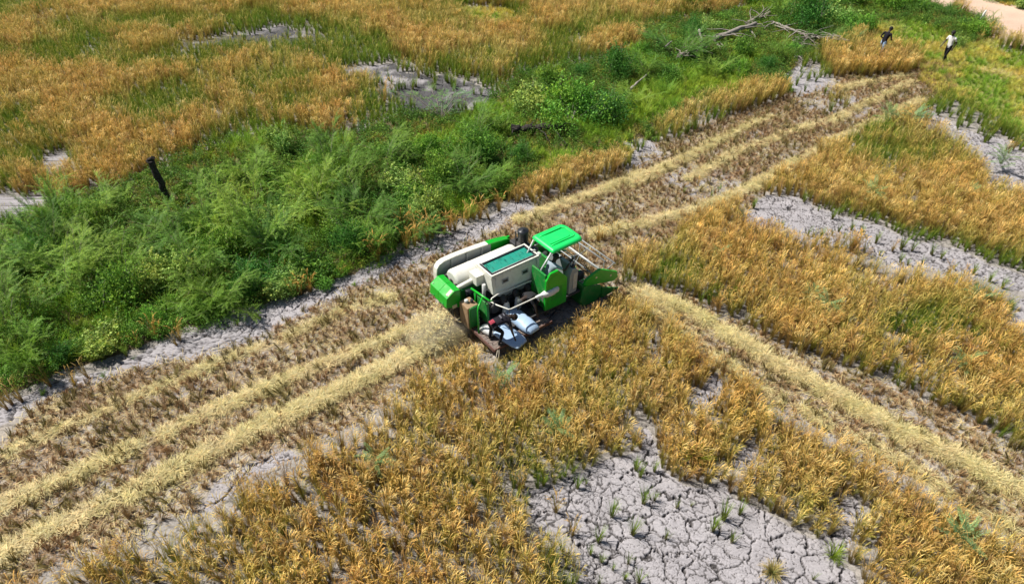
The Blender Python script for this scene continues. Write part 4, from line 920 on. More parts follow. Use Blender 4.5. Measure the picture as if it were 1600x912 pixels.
# thresher housing and drum cover
m = MB(); m.box(-1.82, 0.95, 0.52, 1.54, 0.66, 1.42, 0.02)
th = m.build('thresher_housing', M['dgreen'], H)
m = MB()
prof = [(-1.66, 0.30), (-1.60, 0.345), (-1.55, 0.36), (0.75, 0.36), (0.83, 0.33), (0.92, 0.22)]
rings = []
NB = 20
for x, r in prof:
    rings.append([m.bm.verts.new((x, 1.03 + r*1.02*math.cos(R(-12+204*k/NB)), 1.52 + r*math.sin(R(-12+204*k/NB)))) for k in range(NB+1)])
for A_, B_ in zip(rings, rings[1:]):
    for k in range(NB): f = m.bm.faces.new([A_[k], A_[k+1], B_[k+1], B_[k]]); f.smooth = True
m.bm.faces.new(rings[0]); m.bm.faces.new(rings[-1][::-1])
dc = m.build('drum_cover', M['white'], H)
for x in (-0.85, 0.05):
    MB().tube([(x, 1.03+0.372*math.cos(R(-8+196*k/16)), 1.52+0.364*math.sin(R(-8+196*k/16))) for k in range(17)], 0.008, 6).build('seam', M['lgrey'], dc)
MB().box(0.28, 0.40, 0.66, 0.72, 1.72, 1.77, .01).build('latch', M['yellow'], dc)
MB().prism([(-1.6,1.44),(0.8,1.44),(0.8,1.49),(-1.6,1.49)], 1, 0.56, 0.66, 0.008).build('cover_lip', M['lgrey'], dc)
MB().box(-1.60, 0.85, 1.38, 1.50, 1.42, 1.50, .02).build('cover_hinge', M['lgrey'], dc)
MB().box(-1.86, -1.80, 0.55, 0.62, 1.18, 1.30, .01).box(-1.90,-1.83,0.92,1.02,1.44,1.54,.01).build('warning_plate', M['yellow'], th)
m = MB()
for yy in (0.7, 1.0, 1.3): m.box(-1.80, -1.68, yy-.03, yy+.03, 1.42, 1.62)
m.box(-1.81, -1.72, .60, 1.45, 1.40, 1.46, .01)
m.build('rear_bracket', M['dark'], th)
# left guard: side plate with broad pale rim
rim = [(-1.93,0.75),(-1.93,1.62),(-1.90,1.80),(-1.80,1.93),(-1.62,2.0),(-1.2,2.02),(-0.5,1.995),(0.12,1.95)]
def band(m, path, y0, y1, th_=0.035):
    P_ = [Vector(p) for p in path]; inner = []
    for i, p in enumerate(P_):
        t_ = (P_[min(i+1, len(P_)-1)] - P_[max(i-1, 0)]).normalized(); inner.append(p + Vector((t_.y, -t_.x))*th_)
    for i in range(len(P_)-1):
        q = [P_[i], P_[i+1], inner[i+1], inner[i]]
        m.prism([(v.x, v.y) for v in q], 1, y0, y1)
m = MB(); band(m, rim, 1.50, 1.70)
lg = m.build('side_guard', M['white'], H)
m = MB(); band(m, [(0.125,1.95),(0.55,1.90),(0.95,1.82),(1.08,1.70),(1.12,1.4)], 1.50, 1.71)
m.box(0.3, 1.1, 1.62, 1.69, 0.9, 1.80).build('guard_end', M['green'], lg)
m = MB(); m.prism([(-1.90,0.75),(-1.90,1.60),(-1.76,1.90),(-1.5,1.97),(0.12,1.91),(0.29,1.89),(0.29,0.8)], 1, 1.60, 1.64)
for x in (-1.3, -0.7, -0.1): m.box(x-.02, x+.02, 1.54, 1.598, 0.8, 1.9)
m.build('side_plate', M['grey'], lg)
# rear hood in two halves
prof = [(-1.83,1.73),(-2.04,1.77),(-2.33,1.585),(-2.37,1.24),(-1.84,1.04)]
m = MB(); m.prism(prof, 1, 0.25, 0.735, 0.012); m.prism(prof, 1, 0.741, 1.24, 0.012)
hood = m.build('rear_hood', M['green'], H)
MB().box(-2.15, -1.98, 0.241, 0.248, 1.11, 1.24).build('sticker', M['cream'], hood)
m = MB()
q = [Vector((-2.06,0,1.757)), Vector((-2.22,0,1.655))]; nrm = Vector((-0.53,0,0.85)).normalized()*0.004
m.hull([(-2.07,.29,1.756),(-2.26,.29,1.634),(-2.26,.42,1.634),(-2.07,.42,1.756)], [(-2.072,.29,1.760),(-2.262,.29,1.638),(-2.262,.42,1.638),(-2.072,.42,1.760)])
m.build('sticker', M['cream'], hood)
for yy in (0.45, 1.0): MB().box(-2.385, -2.365, yy-.05, yy+.05, 1.30, 1.33, .005).build('hood_handle', M['dgreen'], hood)
m = MB()
for k in range(7): m.box(-2.1, -2.08, 0.30+k*.13, 0.40+k*.13, 0.72, 1.10)
m.box(-1.92,-1.83,.3,1.5,.66,1.05).build('straw_flap', M['rubber'], H)
# grain auger tube, elbow into the tank
MB().tube([(-1.72,0.62,1.50),(-1.70,0.50,1.62),(-1.60,0.45,1.68),(-1.25,0.42,1.74),(-1.05,0.42,1.76),(-0.95,0.40,1.72)], [0.075]*6, 14).build('auger_tube', M['white'], H, True)
MB().tube([(-1.40,0.60,1.47),(-1.05,0.6,1.62)], .05, 10).tube([(-1.12,-.02,1.78),(-1.12,-.02,1.35),(-1.15,.1,1.1)], .06, 10).build('grain_pipe', M['lgrey'], H)
# grain tank
m = MB()
m.hull([(-0.98,-0.36,1.46),(0.88,-0.36,1.46),(0.88,0.50,1.46),(-0.98,0.50,1.46)], [(-1.00,-0.28,2.14),(0.90,-0.28,2.14),(0.90,0.52,2.14),(-1.00,0.52,2.14)])
bmesh.ops.bevel(m.bm, geom=m.bm.edges[:], offset=0.02, segments=2, affect='EDGES')
m.box(-1.28, -0.99, 0.14, 0.56, 1.66, 2.02, .02)
tank = m.build('grain_tank', M['white'], H)
MB().hull([(-0.55,-0.30,1.16),(0.55,-0.30,1.16),(0.55,0.25,1.16),(-0.55,0.25,1.16)], [(-0.93,-0.33,1.455),(0.84,-0.33,1.455),(0.84,0.45,1.455),(-0.93,0.45,1.455)]).build('hopper', M['grey'], tank)
m = MB()   # raised rim
for a in ((-1.0,0.9,-0.29,-0.235),(-1.0,0.9,0.475,0.53)): m.box(a[0],a[1],a[2],a[3],2.143,2.20,.008)
for a in ((-1.0,-0.945,-0.233,0.473),(0.845,0.9,-0.233,0.473)): m.box(a[0],a[1],a[2],a[3],2.143,2.20,.008)
m.build('tank_rim', M['white'], tank)
m = MB()
for a in ((-0.93,0.83,-0.215,-0.16),(-0.93,0.83,0.40,0.455)): m.box(a[0],a[1],a[2],a[3],2.15,2.19)
for a in ((-0.93,-0.875,-0.158,0.398),(0.775,0.83,-0.158,0.398)): m.box(a[0],a[1],a[2],a[3],2.15,2.19)
m.build('mesh_frame', M['black'], tank)
MB().box(-0.875,0.775,-0.158,0.398,2.146,2.165).build('mesh_cover', M['teal'], tank)
MB().tube([(-0.90,-0.19,2.23),(0.80,-0.19,2.23),(0.80,0.43,2.23),(-0.90,0.43,2.23)], 0.012, 8, closed=True).build('cover_rod', M['lgrey'], tank)
for x in (-0.50, 0.28):
    z0, z1 = 1.76, 1.92
    yl = lambda z: -0.36+(z-1.46)/0.68*0.08
    m = MB(); m.hull([(x-.13,yl(z0)-.012,z0),(x+.13,yl(z0)-.012,z0),(x+.13,yl(z0)+.01,z0),(x-.13,yl(z0)+.01,z0)], [(x-.13,yl(z1)-.012,z1),(x+.13,yl(z1)-.012,z1),(x+.13,yl(z1)+.01,z1),(x-.13,yl(z1)+.01,z1)])
    wd = m.build('sight_window', M['grey'], tank)
    m = MB(); m.hull([(x-.09,yl(z0)-.02,z0+.04),(x+.09,yl(z0)-.02,z0+.04),(x+.09,yl(z0),z0+.04),(x-.09,yl(z0),z0+.04)], [(x-.09,yl(z1)-.02,z1-.04),(x+.09,yl(z1)-.02,z1-.04),(x+.09,yl(z1),z1-.04),(x-.09,yl(z1),z1-.04)])
    m.build('pane', M['black'], wd)
MB().box(0.86,0.96,-0.30,-0.16,2.08,2.26,.02).box(0.90,0.97,0.0,0.08,2.05,2.2,.01).build('tank_latch', M['lgrey'], tank)
# dark machinery under the tank, spouts
m = MB(); m.box(-1.30, 0.85, -0.28, 0.50, 0.66, 1.15, .02)
rr_ = random.Random(3)
for k in range(26):
    x = rr_.uniform(-1.25, .75); z = rr_.uniform(.72, 1.1); s_ = rr_.uniform(.03, .1)
    m.box(x-s_, x+s_, -0.28-rr_.uniform(.02, .12), -0.27, z-s_*.8, z+s_*.8, .005)
m.build('drive_housing', M['dark'], H)
for x in (-0.62, -0.12, 0.38):
    MB().tube([(x,-0.15,1.25),(x,-0.38,1.18),(x,-0.46,1.05)], [.13,.11,.09], 12).build('spout', M['dark'], H, True)
MB().cyl((-.95,-.42,.95),(-.95,-.3,.95),.16).cyl((-.55,-.40,.85),(-.55,-.3,.85),.10).build('pulley', M['dark'], H)
MB().tube([(-.95+.17*math.cos(a),-.38,.95+.17*math.sin(a)) for a in [R(90+k*20) for k in range(10)]]+[(-.55+.11*math.cos(a),-.38,.85+.11*math.sin(a)) for a in [R(-90+k*20) for k in range(10)]], .012, 6, closed=True).build('belt', M['black'], H)
# engine bay
m = MB(); m.box(0.98, 1.30, 0.30, 1.50, 0.7, 1.75, .03); m.box(0.35, 0.97, -0.2, 0.50, 1.1, 1.44, .02)
for k in range(20):
    x = rr_.uniform(.98, 1.3); y = rr_.uniform(.35, 1.4); s_ = rr_.uniform(.03, .09)
    m.box(x-s_, x+s_, y-s_, y+s_, 1.6, 1.75+rr_.uniform(.03, .16), .006)
eng = m.build('engine', M['dark'], H)
m = MB(); m.lathe([(.07,1.75),(.07,2.1),(.17,2.12),(.175,2.16),(.175,2.42),(.19,2.43),(.19,2.50),(.17,2.54),(.03,2.555),(.03,2.58)], (1.03,0.78,0), 26)
ac = m.build('air_cleaner', M['black'], H)
MB().tube([(.88,.98,1.6),(.88,.98,2.42),(.86,.98,2.46)], .025, 10).build('exhaust_pipe', M['black'], H)
MB().lathe([(.2,0),(.21,.05),(.21,.13),(.1,.16),(.05,.17)], (1.17,.45,1.78), 22).build('fan_housing', M['black'], H)
MB().tube([(1.05,.78,2.1),(1.15,.6,1.98),(1.2,.5,1.9)], .05, 10).build('hose', M['black'], H)
# canopy, rounded front, ribs pressed in the top
def rrect(x0, x1, y0, y1, r0, r1, n=6):
    pts = []
    for (cx, cy, r, a0) in ((x1-r1, y1-r1, r1, 0), (x0+r0, y1-r0, r0, 90), (x0+r0, y0+r0, r0, 180), (x1-r1, y0+r1, r1, 270)):
        for k in range(n+1): a = R(a0+90*k/n); pts.append((cx+r*math.cos(a), cy+r*math.sin(a)))
    return pts
m = MB(); levels = [(0.03, 2.56), (0, 2.575), (0, 2.62), (0.03, 2.665), (0.09, 2.69)]
rings = []
for ins, z in levels:
    rings.append([m.bm.verts.new((x, y, z + 0.03*(1-((x-1.6)/.7)**2) - (0.07 if x > 2.1 else 0.0)*((x-2.1)/.15 if x > 2.1 else 0)*0.6)) for x, y in rrect(0.92+ins, 2.27-ins, -0.90+ins, 0.19-ins, max(.08-ins*.5, .02), max(.26-ins*.5, .04))])
for A_, B_ in zip(rings, rings[1:]):
    n = len(A_)
    for k in range(n): f = m.bm.faces.new([A_[k], A_[(k+1)%n], B_[(k+1)%n], B_[k]]); f.smooth = True
m.bm.faces.new(rings[-1]); m.bm.faces.new(rings[0][::-1])
can = m.build('canopy', M['canopy'], H)
can_z = lambda x: 2.69 + 0.03*(1-((x-1.6)/.7)**2)
m = MB()
for y in (-0.66, -0.05):
    m.tube([(x, y, can_z(x)+0.002) for x in np.linspace(1.05, 1.95, 8)], 0.017, 8)
m.tube([(1.95, -0.66, can_z(1.95)+.002), (2.03,-0.60,can_z(2.03)), (2.06,-0.5,can_z(2.06)), (2.06,-0.2,can_z(2.06)), (2.03,-0.11,can_z(2.03)), (1.95,-0.05,can_z(1.95)+.002)], 0.017, 8)
m.build('rib', M['canopy'], can, True)
m = MB(); m.prism(rrect(1.08, 1.93, -0.58, -0.13, .03, .12), 2, 2.695, 2.722, .01); m.build('raised_panel', M['canopy'], can)
m = MB(); m.tube([(.95,-.80,2.58),(.56,-.80,2.10),(.52,-.80,1.1)], .028, 10); m.tube([(.95,.10,2.58),(.66,.10,2.10),(.62,.10,1.3)], .028, 10); m.tube([(1.0,-.8,2.57),(1.0,.1,2.57)], .02, 8)
m.build('canopy_post', M['lgrey'], H)
# operator's place
MB().box(0.45, 1.98, -1.14, 0.28, 0.72, 0.80, .01).build('cab_floor', M['dark'], H)
m = MB(); m.prism([(0.40,0.74),(1.29,0.70),(1.29,1.72),(0.90,2.16),(0.58,2.16),(0.42,1.92)], 1, -1.24, -1.15, .02)
sp = m.build('side_panel', M['green'], H)
m = MB(); m.prism([(0.52,0.9),(1.18,0.88),(1.18,1.66),(0.86,2.02),(0.62,2.02),(0.52,1.86)], 1, -1.249, -1.242, .003)
m.build('panel_pressing', M['green'], sp)
MB().prism([(0.44,0.74),(0.44,2.1),(0.50,2.1),(0.50,0.74)], 1, -1.145, -0.46, .01).build('bulkhead', M['dgreen'], H)
MB().prism([(-.52,1.42),(-.60,1.0),(-.46,1.0)], 0, .415,.435).build('gusset', M['green'], H)
m = MB(); m.box(0.72, 1.10, -0.62, -0.12, 1.15, 1.28, .04); st = m.build('operator_seat', M['black'], H)
m = MB(); m.prism([(0.64,1.26),(0.74,1.26),(0.66,1.75),(0.58,1.73)], 1, -0.60, -0.14, .03); m.build('backrest', M['black'], st)
MB().box(0.8,1.0,-.5,-.24,.8,1.15).build('seat_base', M['dark'], st)
m = MB(); m.prism([(1.50,0.80),(1.84,0.80),(1.88,1.55),(1.80,1.74),(1.62,1.80),(1.52,1.55)], 1, -1.10, -0.86, .02)
cn = m.build('control_console', M['grey'], H)
MB().box(1.66,1.83,-1.118,-1.104,0.98,1.60,.004).build('face_plate', M['lgrey'], cn)
MB().box(1.66,1.80,-1.03,-.9,1.74,1.84,.02).build('gauge_panel', M['black'], cn)
for x, y in ((1.66,-.95),(1.74,-.90),(1.60,-.90)):
    lv = MB().tube([(x,y,1.72),(x+.04,y,2.0)], .012, 8).build('lever', M['lgrey'], cn); MB().lathe([(.01,0),(.03,.02),(.03,.05),(.01,.07)], (x+.04,y,1.98), 10).build('lever_knob', M['black'], lv)
m = MB(); m.prism([(1.75,.8),(1.98,.8),(1.98,1.5),(1.88,1.72),(1.75,1.72)], 1, -0.84, .25, .02); m.build('front_cowl', M['grey'], H)
m = MB(); m.tube([(1.95,-.8,1.2),(1.95,-.8,1.95),(1.95,.2,1.95),(1.95,.2,1.2)], .018, 8); m.build('hand_rail', M['lgrey'], H)
# feeder house
MB().prism([(1.1,.66),(1.1,1.05),(2.12,.80),(2.12,.25),(1.6,.3)], 1, -0.35, 0.5, .02).build('feeder_house', M['dgreen'], H)
MB().tube([(1.5,.2,.62),(2.1,.2,.42)], .05, 10).build('lift_ram', M['lgrey'], H)
# header
hd = MB()
hd.box(2.04, 2.10, -1.20, 1.56, 0.16, 0.92, .01); hd.prism([(2.04,.12),(3.05,.10),(3.05,.14),(2.5,.16),(2.11,.24)], 1, -1.20, 1.56)
hd.tube([(2.07,-1.2,.95),(2.07,1.56,.95)], .045, 12)
header = hd.build('cutting_header', M['dgreen'], H)
for y, s_ in ((-1.22, -1), (1.58, 1)):
    m = MB(); m.prism([(2.03,1.05),(2.12,1.22),(2.42,1.33),(2.72,1.40),(3.54,0.93),(3.58,0.70),(3.40,0.60),(2.80,0.78),(2.12,0.96)], 1, y-.05, y+.05, .015)
    e = m.build('reel_guard', M['green'], header)
    for x, z in ((2.55,1.14),(3.22,.92)): MB().prism([(x-.035,z-.035),(x+.035,z-.035),(x+.035,z+.035),(x-.035,z+.035)], 1, y+s_*.052, y+s_*.058).build('sticker', M['cream'], e)
    m = MB(); m.prism([(1.92,0.40),(2.05,0.98),(2.82,0.67),(2.90,0.30),(2.7,0.08),(2.1,0.10)], 1, y-.035 if s_<0 else y-.05, y+.05 if s_<0 else y+.035, .02); m.build('end_panel', M['dgreen'], header)  # green panel in a darker coat, its shade put into the colour
    m = MB(); m.hull([(2.88,y-.05,.10),(2.88,y+.05,.10),(2.88,y+.05,.55),(2.88,y-.05,.55)], [(3.72,y-.01,.10),(3.72,y+.01,.10),(3.72,y+.01,.14),(3.72,y-.01,.14)]); m.build('crop_divider', M['dgreen'], header)
m = MB(); m.cyl((2.42,-1.12,.48),(2.42,1.5,.48), .13)
aug = m.build('auger', M['lgrey'], header)
m = MB(); prev = None
for k in range(121):
    y = -1.1 + 2.56*k/120; a = k*0.42*(1 if y < .15 else -1)
    p = m.bm.verts.new((2.42+.12*math.cos(a), y, .48+.12*math.sin(a))); q = m.bm.verts.new((2.42+.25*math.cos(a), y, .48+.25*math.sin(a)))
    if prev: m.bm.faces.new([prev[0], p, q, prev[1]])
    prev = (p, q)
m.build('auger_flight', M['lgrey'], aug)
m = MB(); m.box(3.02, 3.10, -1.16, 1.52, .10, .14)
for k in range(34):
    y = -1.12+k*.08; m.hull([(3.10,y-.02,.10),(3.10,y+.02,.10),(3.10,y+.02,.135),(3.10,y-.02,.135)], [(3.21,y-.004,.11),(3.21,y+.004,.11),(3.21,y+.004,.12),(3.21,y-.004,.12)])
m.build('cutter_bar', M['dark'], header)
# reel
cx, cz, rr0 = 3.10, 0.98, 0.50
m = MB(); m.cyl((cx,-1.10,cz),(cx,1.46,cz), .035, 12); reel = m.build('reel', M['lgrey'], header)
for k in range(5):
    a = R(22+72*k); bx, bz = cx+rr0*math.cos(a), cz+rr0*math.sin(a)
    bar = MB().tube([(bx,-1.10,bz),(bx,1.46,bz)], .022, 8).build('reel_bar', M['grey'], header)
    m = MB()
    for j in range(20):
        y = -1.04+j*.13; m.tube([(bx,y,bz),(bx-.02,y,bz-.12),(bx-.05,y,bz-.22)], .005, 4)
    m.build('tine', M['dark'], bar)
for y in (-1.04, 0.2, 1.40):
    m = MB()
    for k in range(5):
        a = R(22+72*k); m.tube([(cx,y,cz),(cx+rr0*math.cos(a),y,cz+rr0*math.sin(a))], .014, 6)
    m.build('reel_spider', M['grey'], reel)
for y in (-1.13, 1.49): MB().tube([(2.1,y,1.05),(2.5,y,1.16),(3.1,y,1.0)], .03, 8).build('reel_arm', M['lgrey'], header)
MB().cyl((3.1,-1.17,.98),(3.1,-1.13,.98),.13).build('reel_pulley', M['dark'], header)
m = MB(); m.box(2.05,2.3,-.95,-.75,1.0,1.28,.03).box(2.12,2.4,-.7,-.6,.95,1.02,.01); m.tube([(2.15,-.5,1.0),(2.35,-.6,1.1),(2.5,-.9,1.2)], .02, 8)
m.build('header_gearbox', M['dark'], header)
MB().box(2.14,2.5,-.55,-.5,.97,1.02,.005).box(2.14,2.42,-.42,-.37,.97,1.02,.005).tube([(2.15,-.3,1.0),(2.5,-.3,1.0)],.02,8).build('header_bracket', M['canopy'], header)
# bagging platform
m = MB(); m.box(-1.78, 0.46, -1.50, -0.34, 0.44, 0.485, .008)
for k in range(9): m.box(-1.76, 0.44, -1.46+k*.125, -1.43+k*.125, .485, .495)
pf = m.build('bagging_platform', M['deck'], H)
m = MB(); m.box(-1.81, 0.48, -1.545, -1.502, 0.40, 0.50, .008); m.box(-1.82, -1.782, -1.50, -0.2, 0.38, 0.50, .008)
m.build('platform_edge', M['red'], pf)
m = MB(); m.tube([(-1.2,-.4,.42),(-1.2,-1.4,.42)], .025, 6); m.tube([(0,-.4,.42),(0,-1.4,.42)], .025, 6); m.tube([(-1.5,-1.2,.42),(-1.4,-.6,.3)], .02, 6)
m.build('platform_strut', M['dark'], pf)
m = MB(); zr = 1.46
m.tube([(-1.18,-.46,1.38),(-1.12,-.45,1.50),(-.90,-.45,1.55),(-.5,-.45,1.52),(.70,-.45,zr),(.80,-.47,zr),(.90,-.60,zr),(.92,-1.15,zr),(.88,-1.21,zr),(.1,-1.2,zr),(-.93,-1.2,1.48),(-1.0,-1.17,1.48),(-1.16,-.75,1.46),(-1.18,-.52,1.42)], .022, 8, closed=True)
gr = m.build('guard_rail', M['white'], H)
m = MB(); m.tube([(-1.18,-.46,1.4),(-1.30,-.50,.5)], .02, 8); m.tube([(-.98,-1.19,1.48),(-1.0,-1.19,1.1),(-1.2,-.9,.9)], .015, 6); m.tube([(.5,-1.2,zr),(.46,-1.18,1.3)], .018, 6)
m.build('rail_support', M['dark'], gr)
m = MB(); m.tube([(-1.40,.28,1.56),(-1.38,-.72,1.70)], .035, 10); m.tube([(-1.75,-.60,.49),(-1.75,-.60,1.42),(-1.70,-.56,1.52),(-1.40,-.36,1.63)], .03, 10); m.tube([(-1.40,.05,1.57),(-1.42,.05,.66)], .025, 8)
m.tube([(-1.38,-.72,1.70),(-1.20,-.60,1.55)], .03, 8)
m.build('support_frame', M['green'], H)
m = MB(); m.box(-1.38,-1.30,-.55,.2,.66,1.45,.01).build('rear_shield', M['dgreen'], H)
MB().tube([(-1.72+.02*math.cos(k*.9),-.58+.02*math.sin(k*.9),1.45-k*.02) for k in range(30)], .010, 6).build('chain', M['lgrey'], H)
m = MB(); m.box(-1.93, -1.52, -.30, .20, .50, 1.36, .05)
ft = m.build('fuel_tank', M['brown'], H)
m = MB(); o_ = .02
for x0, x1 in ((-1.88, -1.56),):
    m.tube([(x0,-.33,.52),(x0,-.33,1.30),(x0+.06,-.33,1.38),(x1-.05,-.33,1.38),(x1,-.33,1.32),(x1,-.33,.52)], .018, 8)
m.box(-1.85,-1.60,-.325,-.305,.55,1.33,.003)
m.build('tank_strap', M['dgreen'], ft)
MB().lathe([(.06,0),(.065,.02),(.065,.1),(.05,.11)], (-1.78,.0,1.36), 16).build('filler_cap', M['lgrey'], ft)
MB().lathe([(.05,0),(.05,.12)], (-1.64,-.1,1.35), 12).build('filter_bowl', M['black'], ft)
# bolts, grille, seams and chaff lying on ledges
m = MB()
for k in range(12):
    x = -0.9+k*.15; m.cyl((x,-.30,2.10),(x,-.318,2.10),.012,6)
m.build('bolt', M['lgrey'], tank)
m = MB()
for k in range(9): m.box(.62,1.08,-1.256,-1.245,1.05+k*.055,1.072+k*.055)
m.build('grille', M['dgreen'], sp)
MB().prism([(-0.88,1.50),(-0.86,1.50),(-0.86,2.08),(-0.88,2.08)],1,-.33,-.29).build('tank_seam', M['lgrey'], tank)
MB().prism([(0.74,1.50),(0.76,1.50),(0.76,2.08),(0.74,2.08)],1,-.33,-.29).build('tank_seam', M['lgrey'], tank)
for (yy,zz) in ((.34,1.66),(1.14,1.66)): MB().cyl((-2.26,yy,zz-.02),(-2.275,yy,zz),.015,8).build('hood_bolt', M['lgrey'], hood)
m = MB(); rc = random.Random(9)
for k in range(420):
    r_ = rc.random()
    if r_ < .35: x, y, z = rc.uniform(-1.78,.4), rc.uniform(-1.48,-.4), .497
    elif r_ < .6: x, y, z = rc.uniform(-1.6,.8), rc.choice((.62,1.46)), 1.50
    elif r_ < .75: x, y, z = rc.uniform(-.95,.85), rc.uniform(-.26,.5), 2.205
    else: x, y, z = rc.uniform(2.15,3.0), rc.uniform(-1.1,1.5), .22
    a = rc.uniform(0,3.14); L = rc.uniform(.02,.07); c_, s__ = math.cos(a)*L, math.sin(a)*L
    f = m.bm.faces.new([m.bm.verts.new(p) for p in ((x-c_,y-s__,z),(x+s__*.15,y-c_*.15,z+.006),(x+c_,y+s__,z+.004),(x-s__*.15,y+c_*.15,z+.006))])
o = m.build('chaff', strawm, H); o['kind'] = 'stuff'
m = MB()
for k, (a0, a1) in enumerate((((-1.2,-.32,1.3),(-.3,-.34,1.25)),((-.2,-.33,1.32),(.5,-.3,1.2)),((-1.1,-.36,.95),(-.1,-.40,1.05)))):
    m.tube([a0, ((a0[0]+a1[0])/2, a0[1]-.05, a0[2]-.12), a1], .016, 6)
m.build('hose', M['black'], H)
m = MB(); m.box(-1.30,-.8,-.32,-.29,.7,1.1,.01).box(-1.5,-1.32,.25,.50,.66,1.4,.02); m.build('belt_guard', M['black'], H)
# ------------------------------------------------------------ sacks
sackm = paint('woven_plastic_sack', (0.36, 0.50, 0.68), 0.42, amount=0.25, dirt=(0.36, 0.35, 0.33), scale=9, bump=0.25)  # pale blue weave, deepened with the blue tint of shade
sackw = paint('white_sack', (0.66, 0.67, 0.66), 0.5, amount=0.35, dirt=(0.42, 0.38, 0.30), scale=9, bump=0.3)
def sack(label, loc, L, W, T, rz, tilt=0.0, mat=sackm, seed=0, roll=0.0, fill=1.0):
    """pillow of woven cloth, flat sewn ends"""
    nu, nv = 22, 20; vs_, fs = [], []
    for i in range(nu+1):
        u = i/nu*2-1; w_ = (1-abs(u)**5*0.25); t_ = max(0.02, (1-abs(u)**3.2))**0.55*fill + 0.03
        for j in range(nv):
            a = 2*math.pi*j/nv; ca_, sa_ = math.cos(a), math.sin(a)
            sx = abs(ca_)**0.75*(1 if ca_ > 0 else -1); sz = abs(sa_)**0.9*(1 if sa_ > 0 else -1)
            n = mn.noise(Vector((u*2+seed, ca_*1.5, sa_*1.5)))*0.10 + mn.noise(Vector((u*7+seed, ca_*5, sa_*5)))*0.035
            vs_.append((u*L/2, sx*W/2*w_*(1+n*.6), sz*T/2*t_*(1+n*1.6)+T/2*0.9))
    for i in range(nu):
        for j in range(nv): fs.append((i*nv+j, i*nv+(j+1)%nv, (i+1)*nv+(j+1)%nv, (i+1)*nv+j))
    me = mesh_np('grain_sack', vs_, fs, mat, smooth=True)
    bm = bmesh.new(); bm.from_mesh(me)
    bmesh.ops.holes_fill(bm, edges=[e for e in bm.edges if e.is_boundary]); bm.to_mesh(me); bm.free()
    o = bpy.data.objects.new('grain_sack', me); COL.objects.link(o)
    o.location = L2W(*loc); o.rotation_euler = (roll, tilt, rz + HARV_A)
    tag(o, label, 'sack', 'grain sacks on the harvester'); return o
sack('full pale blue woven sack lying across the middle of the platform', (-0.44, -1.12, 0.52), 1.20, 0.52, 0.36, R(-84), tilt=R(4), seed=3)
sack('flatter blue white sack under the bending worker, hanging over the platform edge', (-1.12, -1.30, 0.50), 1.15, 0.62, 0.17, R(-74), tilt=R(9), seed=8, fill=.9)
sack('white sack standing between the green post and the bending worker', (-1.52, -0.78, 0.50), 0.55, 0.30, 0.26, R(-75), mat=sackw, seed=15)
def hanging(label, x, y, z0, z1, w, seed):
    m = MB(); n = 14; rings = []
    for i in range(11):
        f = i/10; z = z1+(z0-z1)*f; r = w*(0.45+0.55*math.sin(min(1, f*1.25)*math.pi/2))
        rings.append([m.bm.verts.new((x+r*math.cos(a)*(1+.25*mn.noise(Vector((math.cos(a)*2, f*3, seed)))), y+r*.62*math.sin(a)*(1+.3*mn.noise(Vector((math.sin(a)*2+5, f*3, seed)))), z)) for a in [2*math.pi*k/n for k in range(n)]])
    for A_, B_ in zip(rings, rings[1:]):
        for k in range(n): f_ = m.bm.faces.new([A_[k], A_[(k+1)%n], B_[(k+1)%n], B_[k]]); f_.smooth = True
    m.bm.faces.new(rings[-1])
    o = m.build('grain_sack', sackw); o.location = L2W(0, 0, 0); o.rotation_euler = (0, 0, HARV_A)
    return tag(o, label, 'sack', 'grain sacks on the harvester')
hanging('empty white sack hanging from the spout nearest the rear', -0.60, -0.50, 0.62, 1.14, .15, 2)
hanging('empty white sack hanging from the middle spout', -0.14, -0.50, 0.62, 1.14, .14, 6)
# crumpled cloth wrapped round the rail corner
m = MB(); pts = []; rad = []
path = [(.92,-.85,1.46),(.925,-1.0,1.46),(.92,-1.15,1.455),(.86,-1.22,1.44),(.72,-1.215,1.43),(.58,-1.21,1.42),(.44,-1.21,1.42),(.30,-1.21,1.43),(.18,-1.2,1.45),(.05,-1.2,1.46)]
for i, p in enumerate(path): rad.append([.04,.055,.09,.115,.13,.135,.12,.09,.06,.035][i])
m.tube(path, rad, 14)
bmesh.ops.subdivide_edges(m.bm, edges=m.bm.edges[:], cuts=1, use_grid_fill=True)
for v in m.bm.verts:
    n = mn.noise_vector(v.co*16); v.co += n*0.022
m.tube([(.30,-1.21,1.40),(.26,-1.24,1.30),(.30,-1.25,1.22)], [.04,.03,.012], 8); m.tube([(.16,-1.21,1.42),(.13,-1.22,1.34),(.17,-1.24,1.27)], [.03,.025,.01], 8)
o = m.build('cloth_wrap', sackw, None, True); o.location = L2W(0,0,0); o.rotation_euler = (0,0,HARV_A)
tag(o, 'crumpled white cloth wrapped round the front corner of the guard rail', 'cloth')
m = MB(); m.tube([(-1.66,-1.50,.50),(-1.75,-1.60,.42),(-1.86,-1.68,.28),(-1.98,-1.72,.16)], .014, 6); m.tube([(-1.62,-1.50,.50),(-1.70,-1.63,.38),(-1.84,-1.76,.22)], .012, 6)
o = m.build('rope', paint('frayed_rope', (.5,.45,.35), .8)); o.location = L2W(0,0,0); o.rotation_euler = (0,0,HARV_A)
tag(o, 'frayed pale rope trailing off the rear corner of the platform', 'rope')

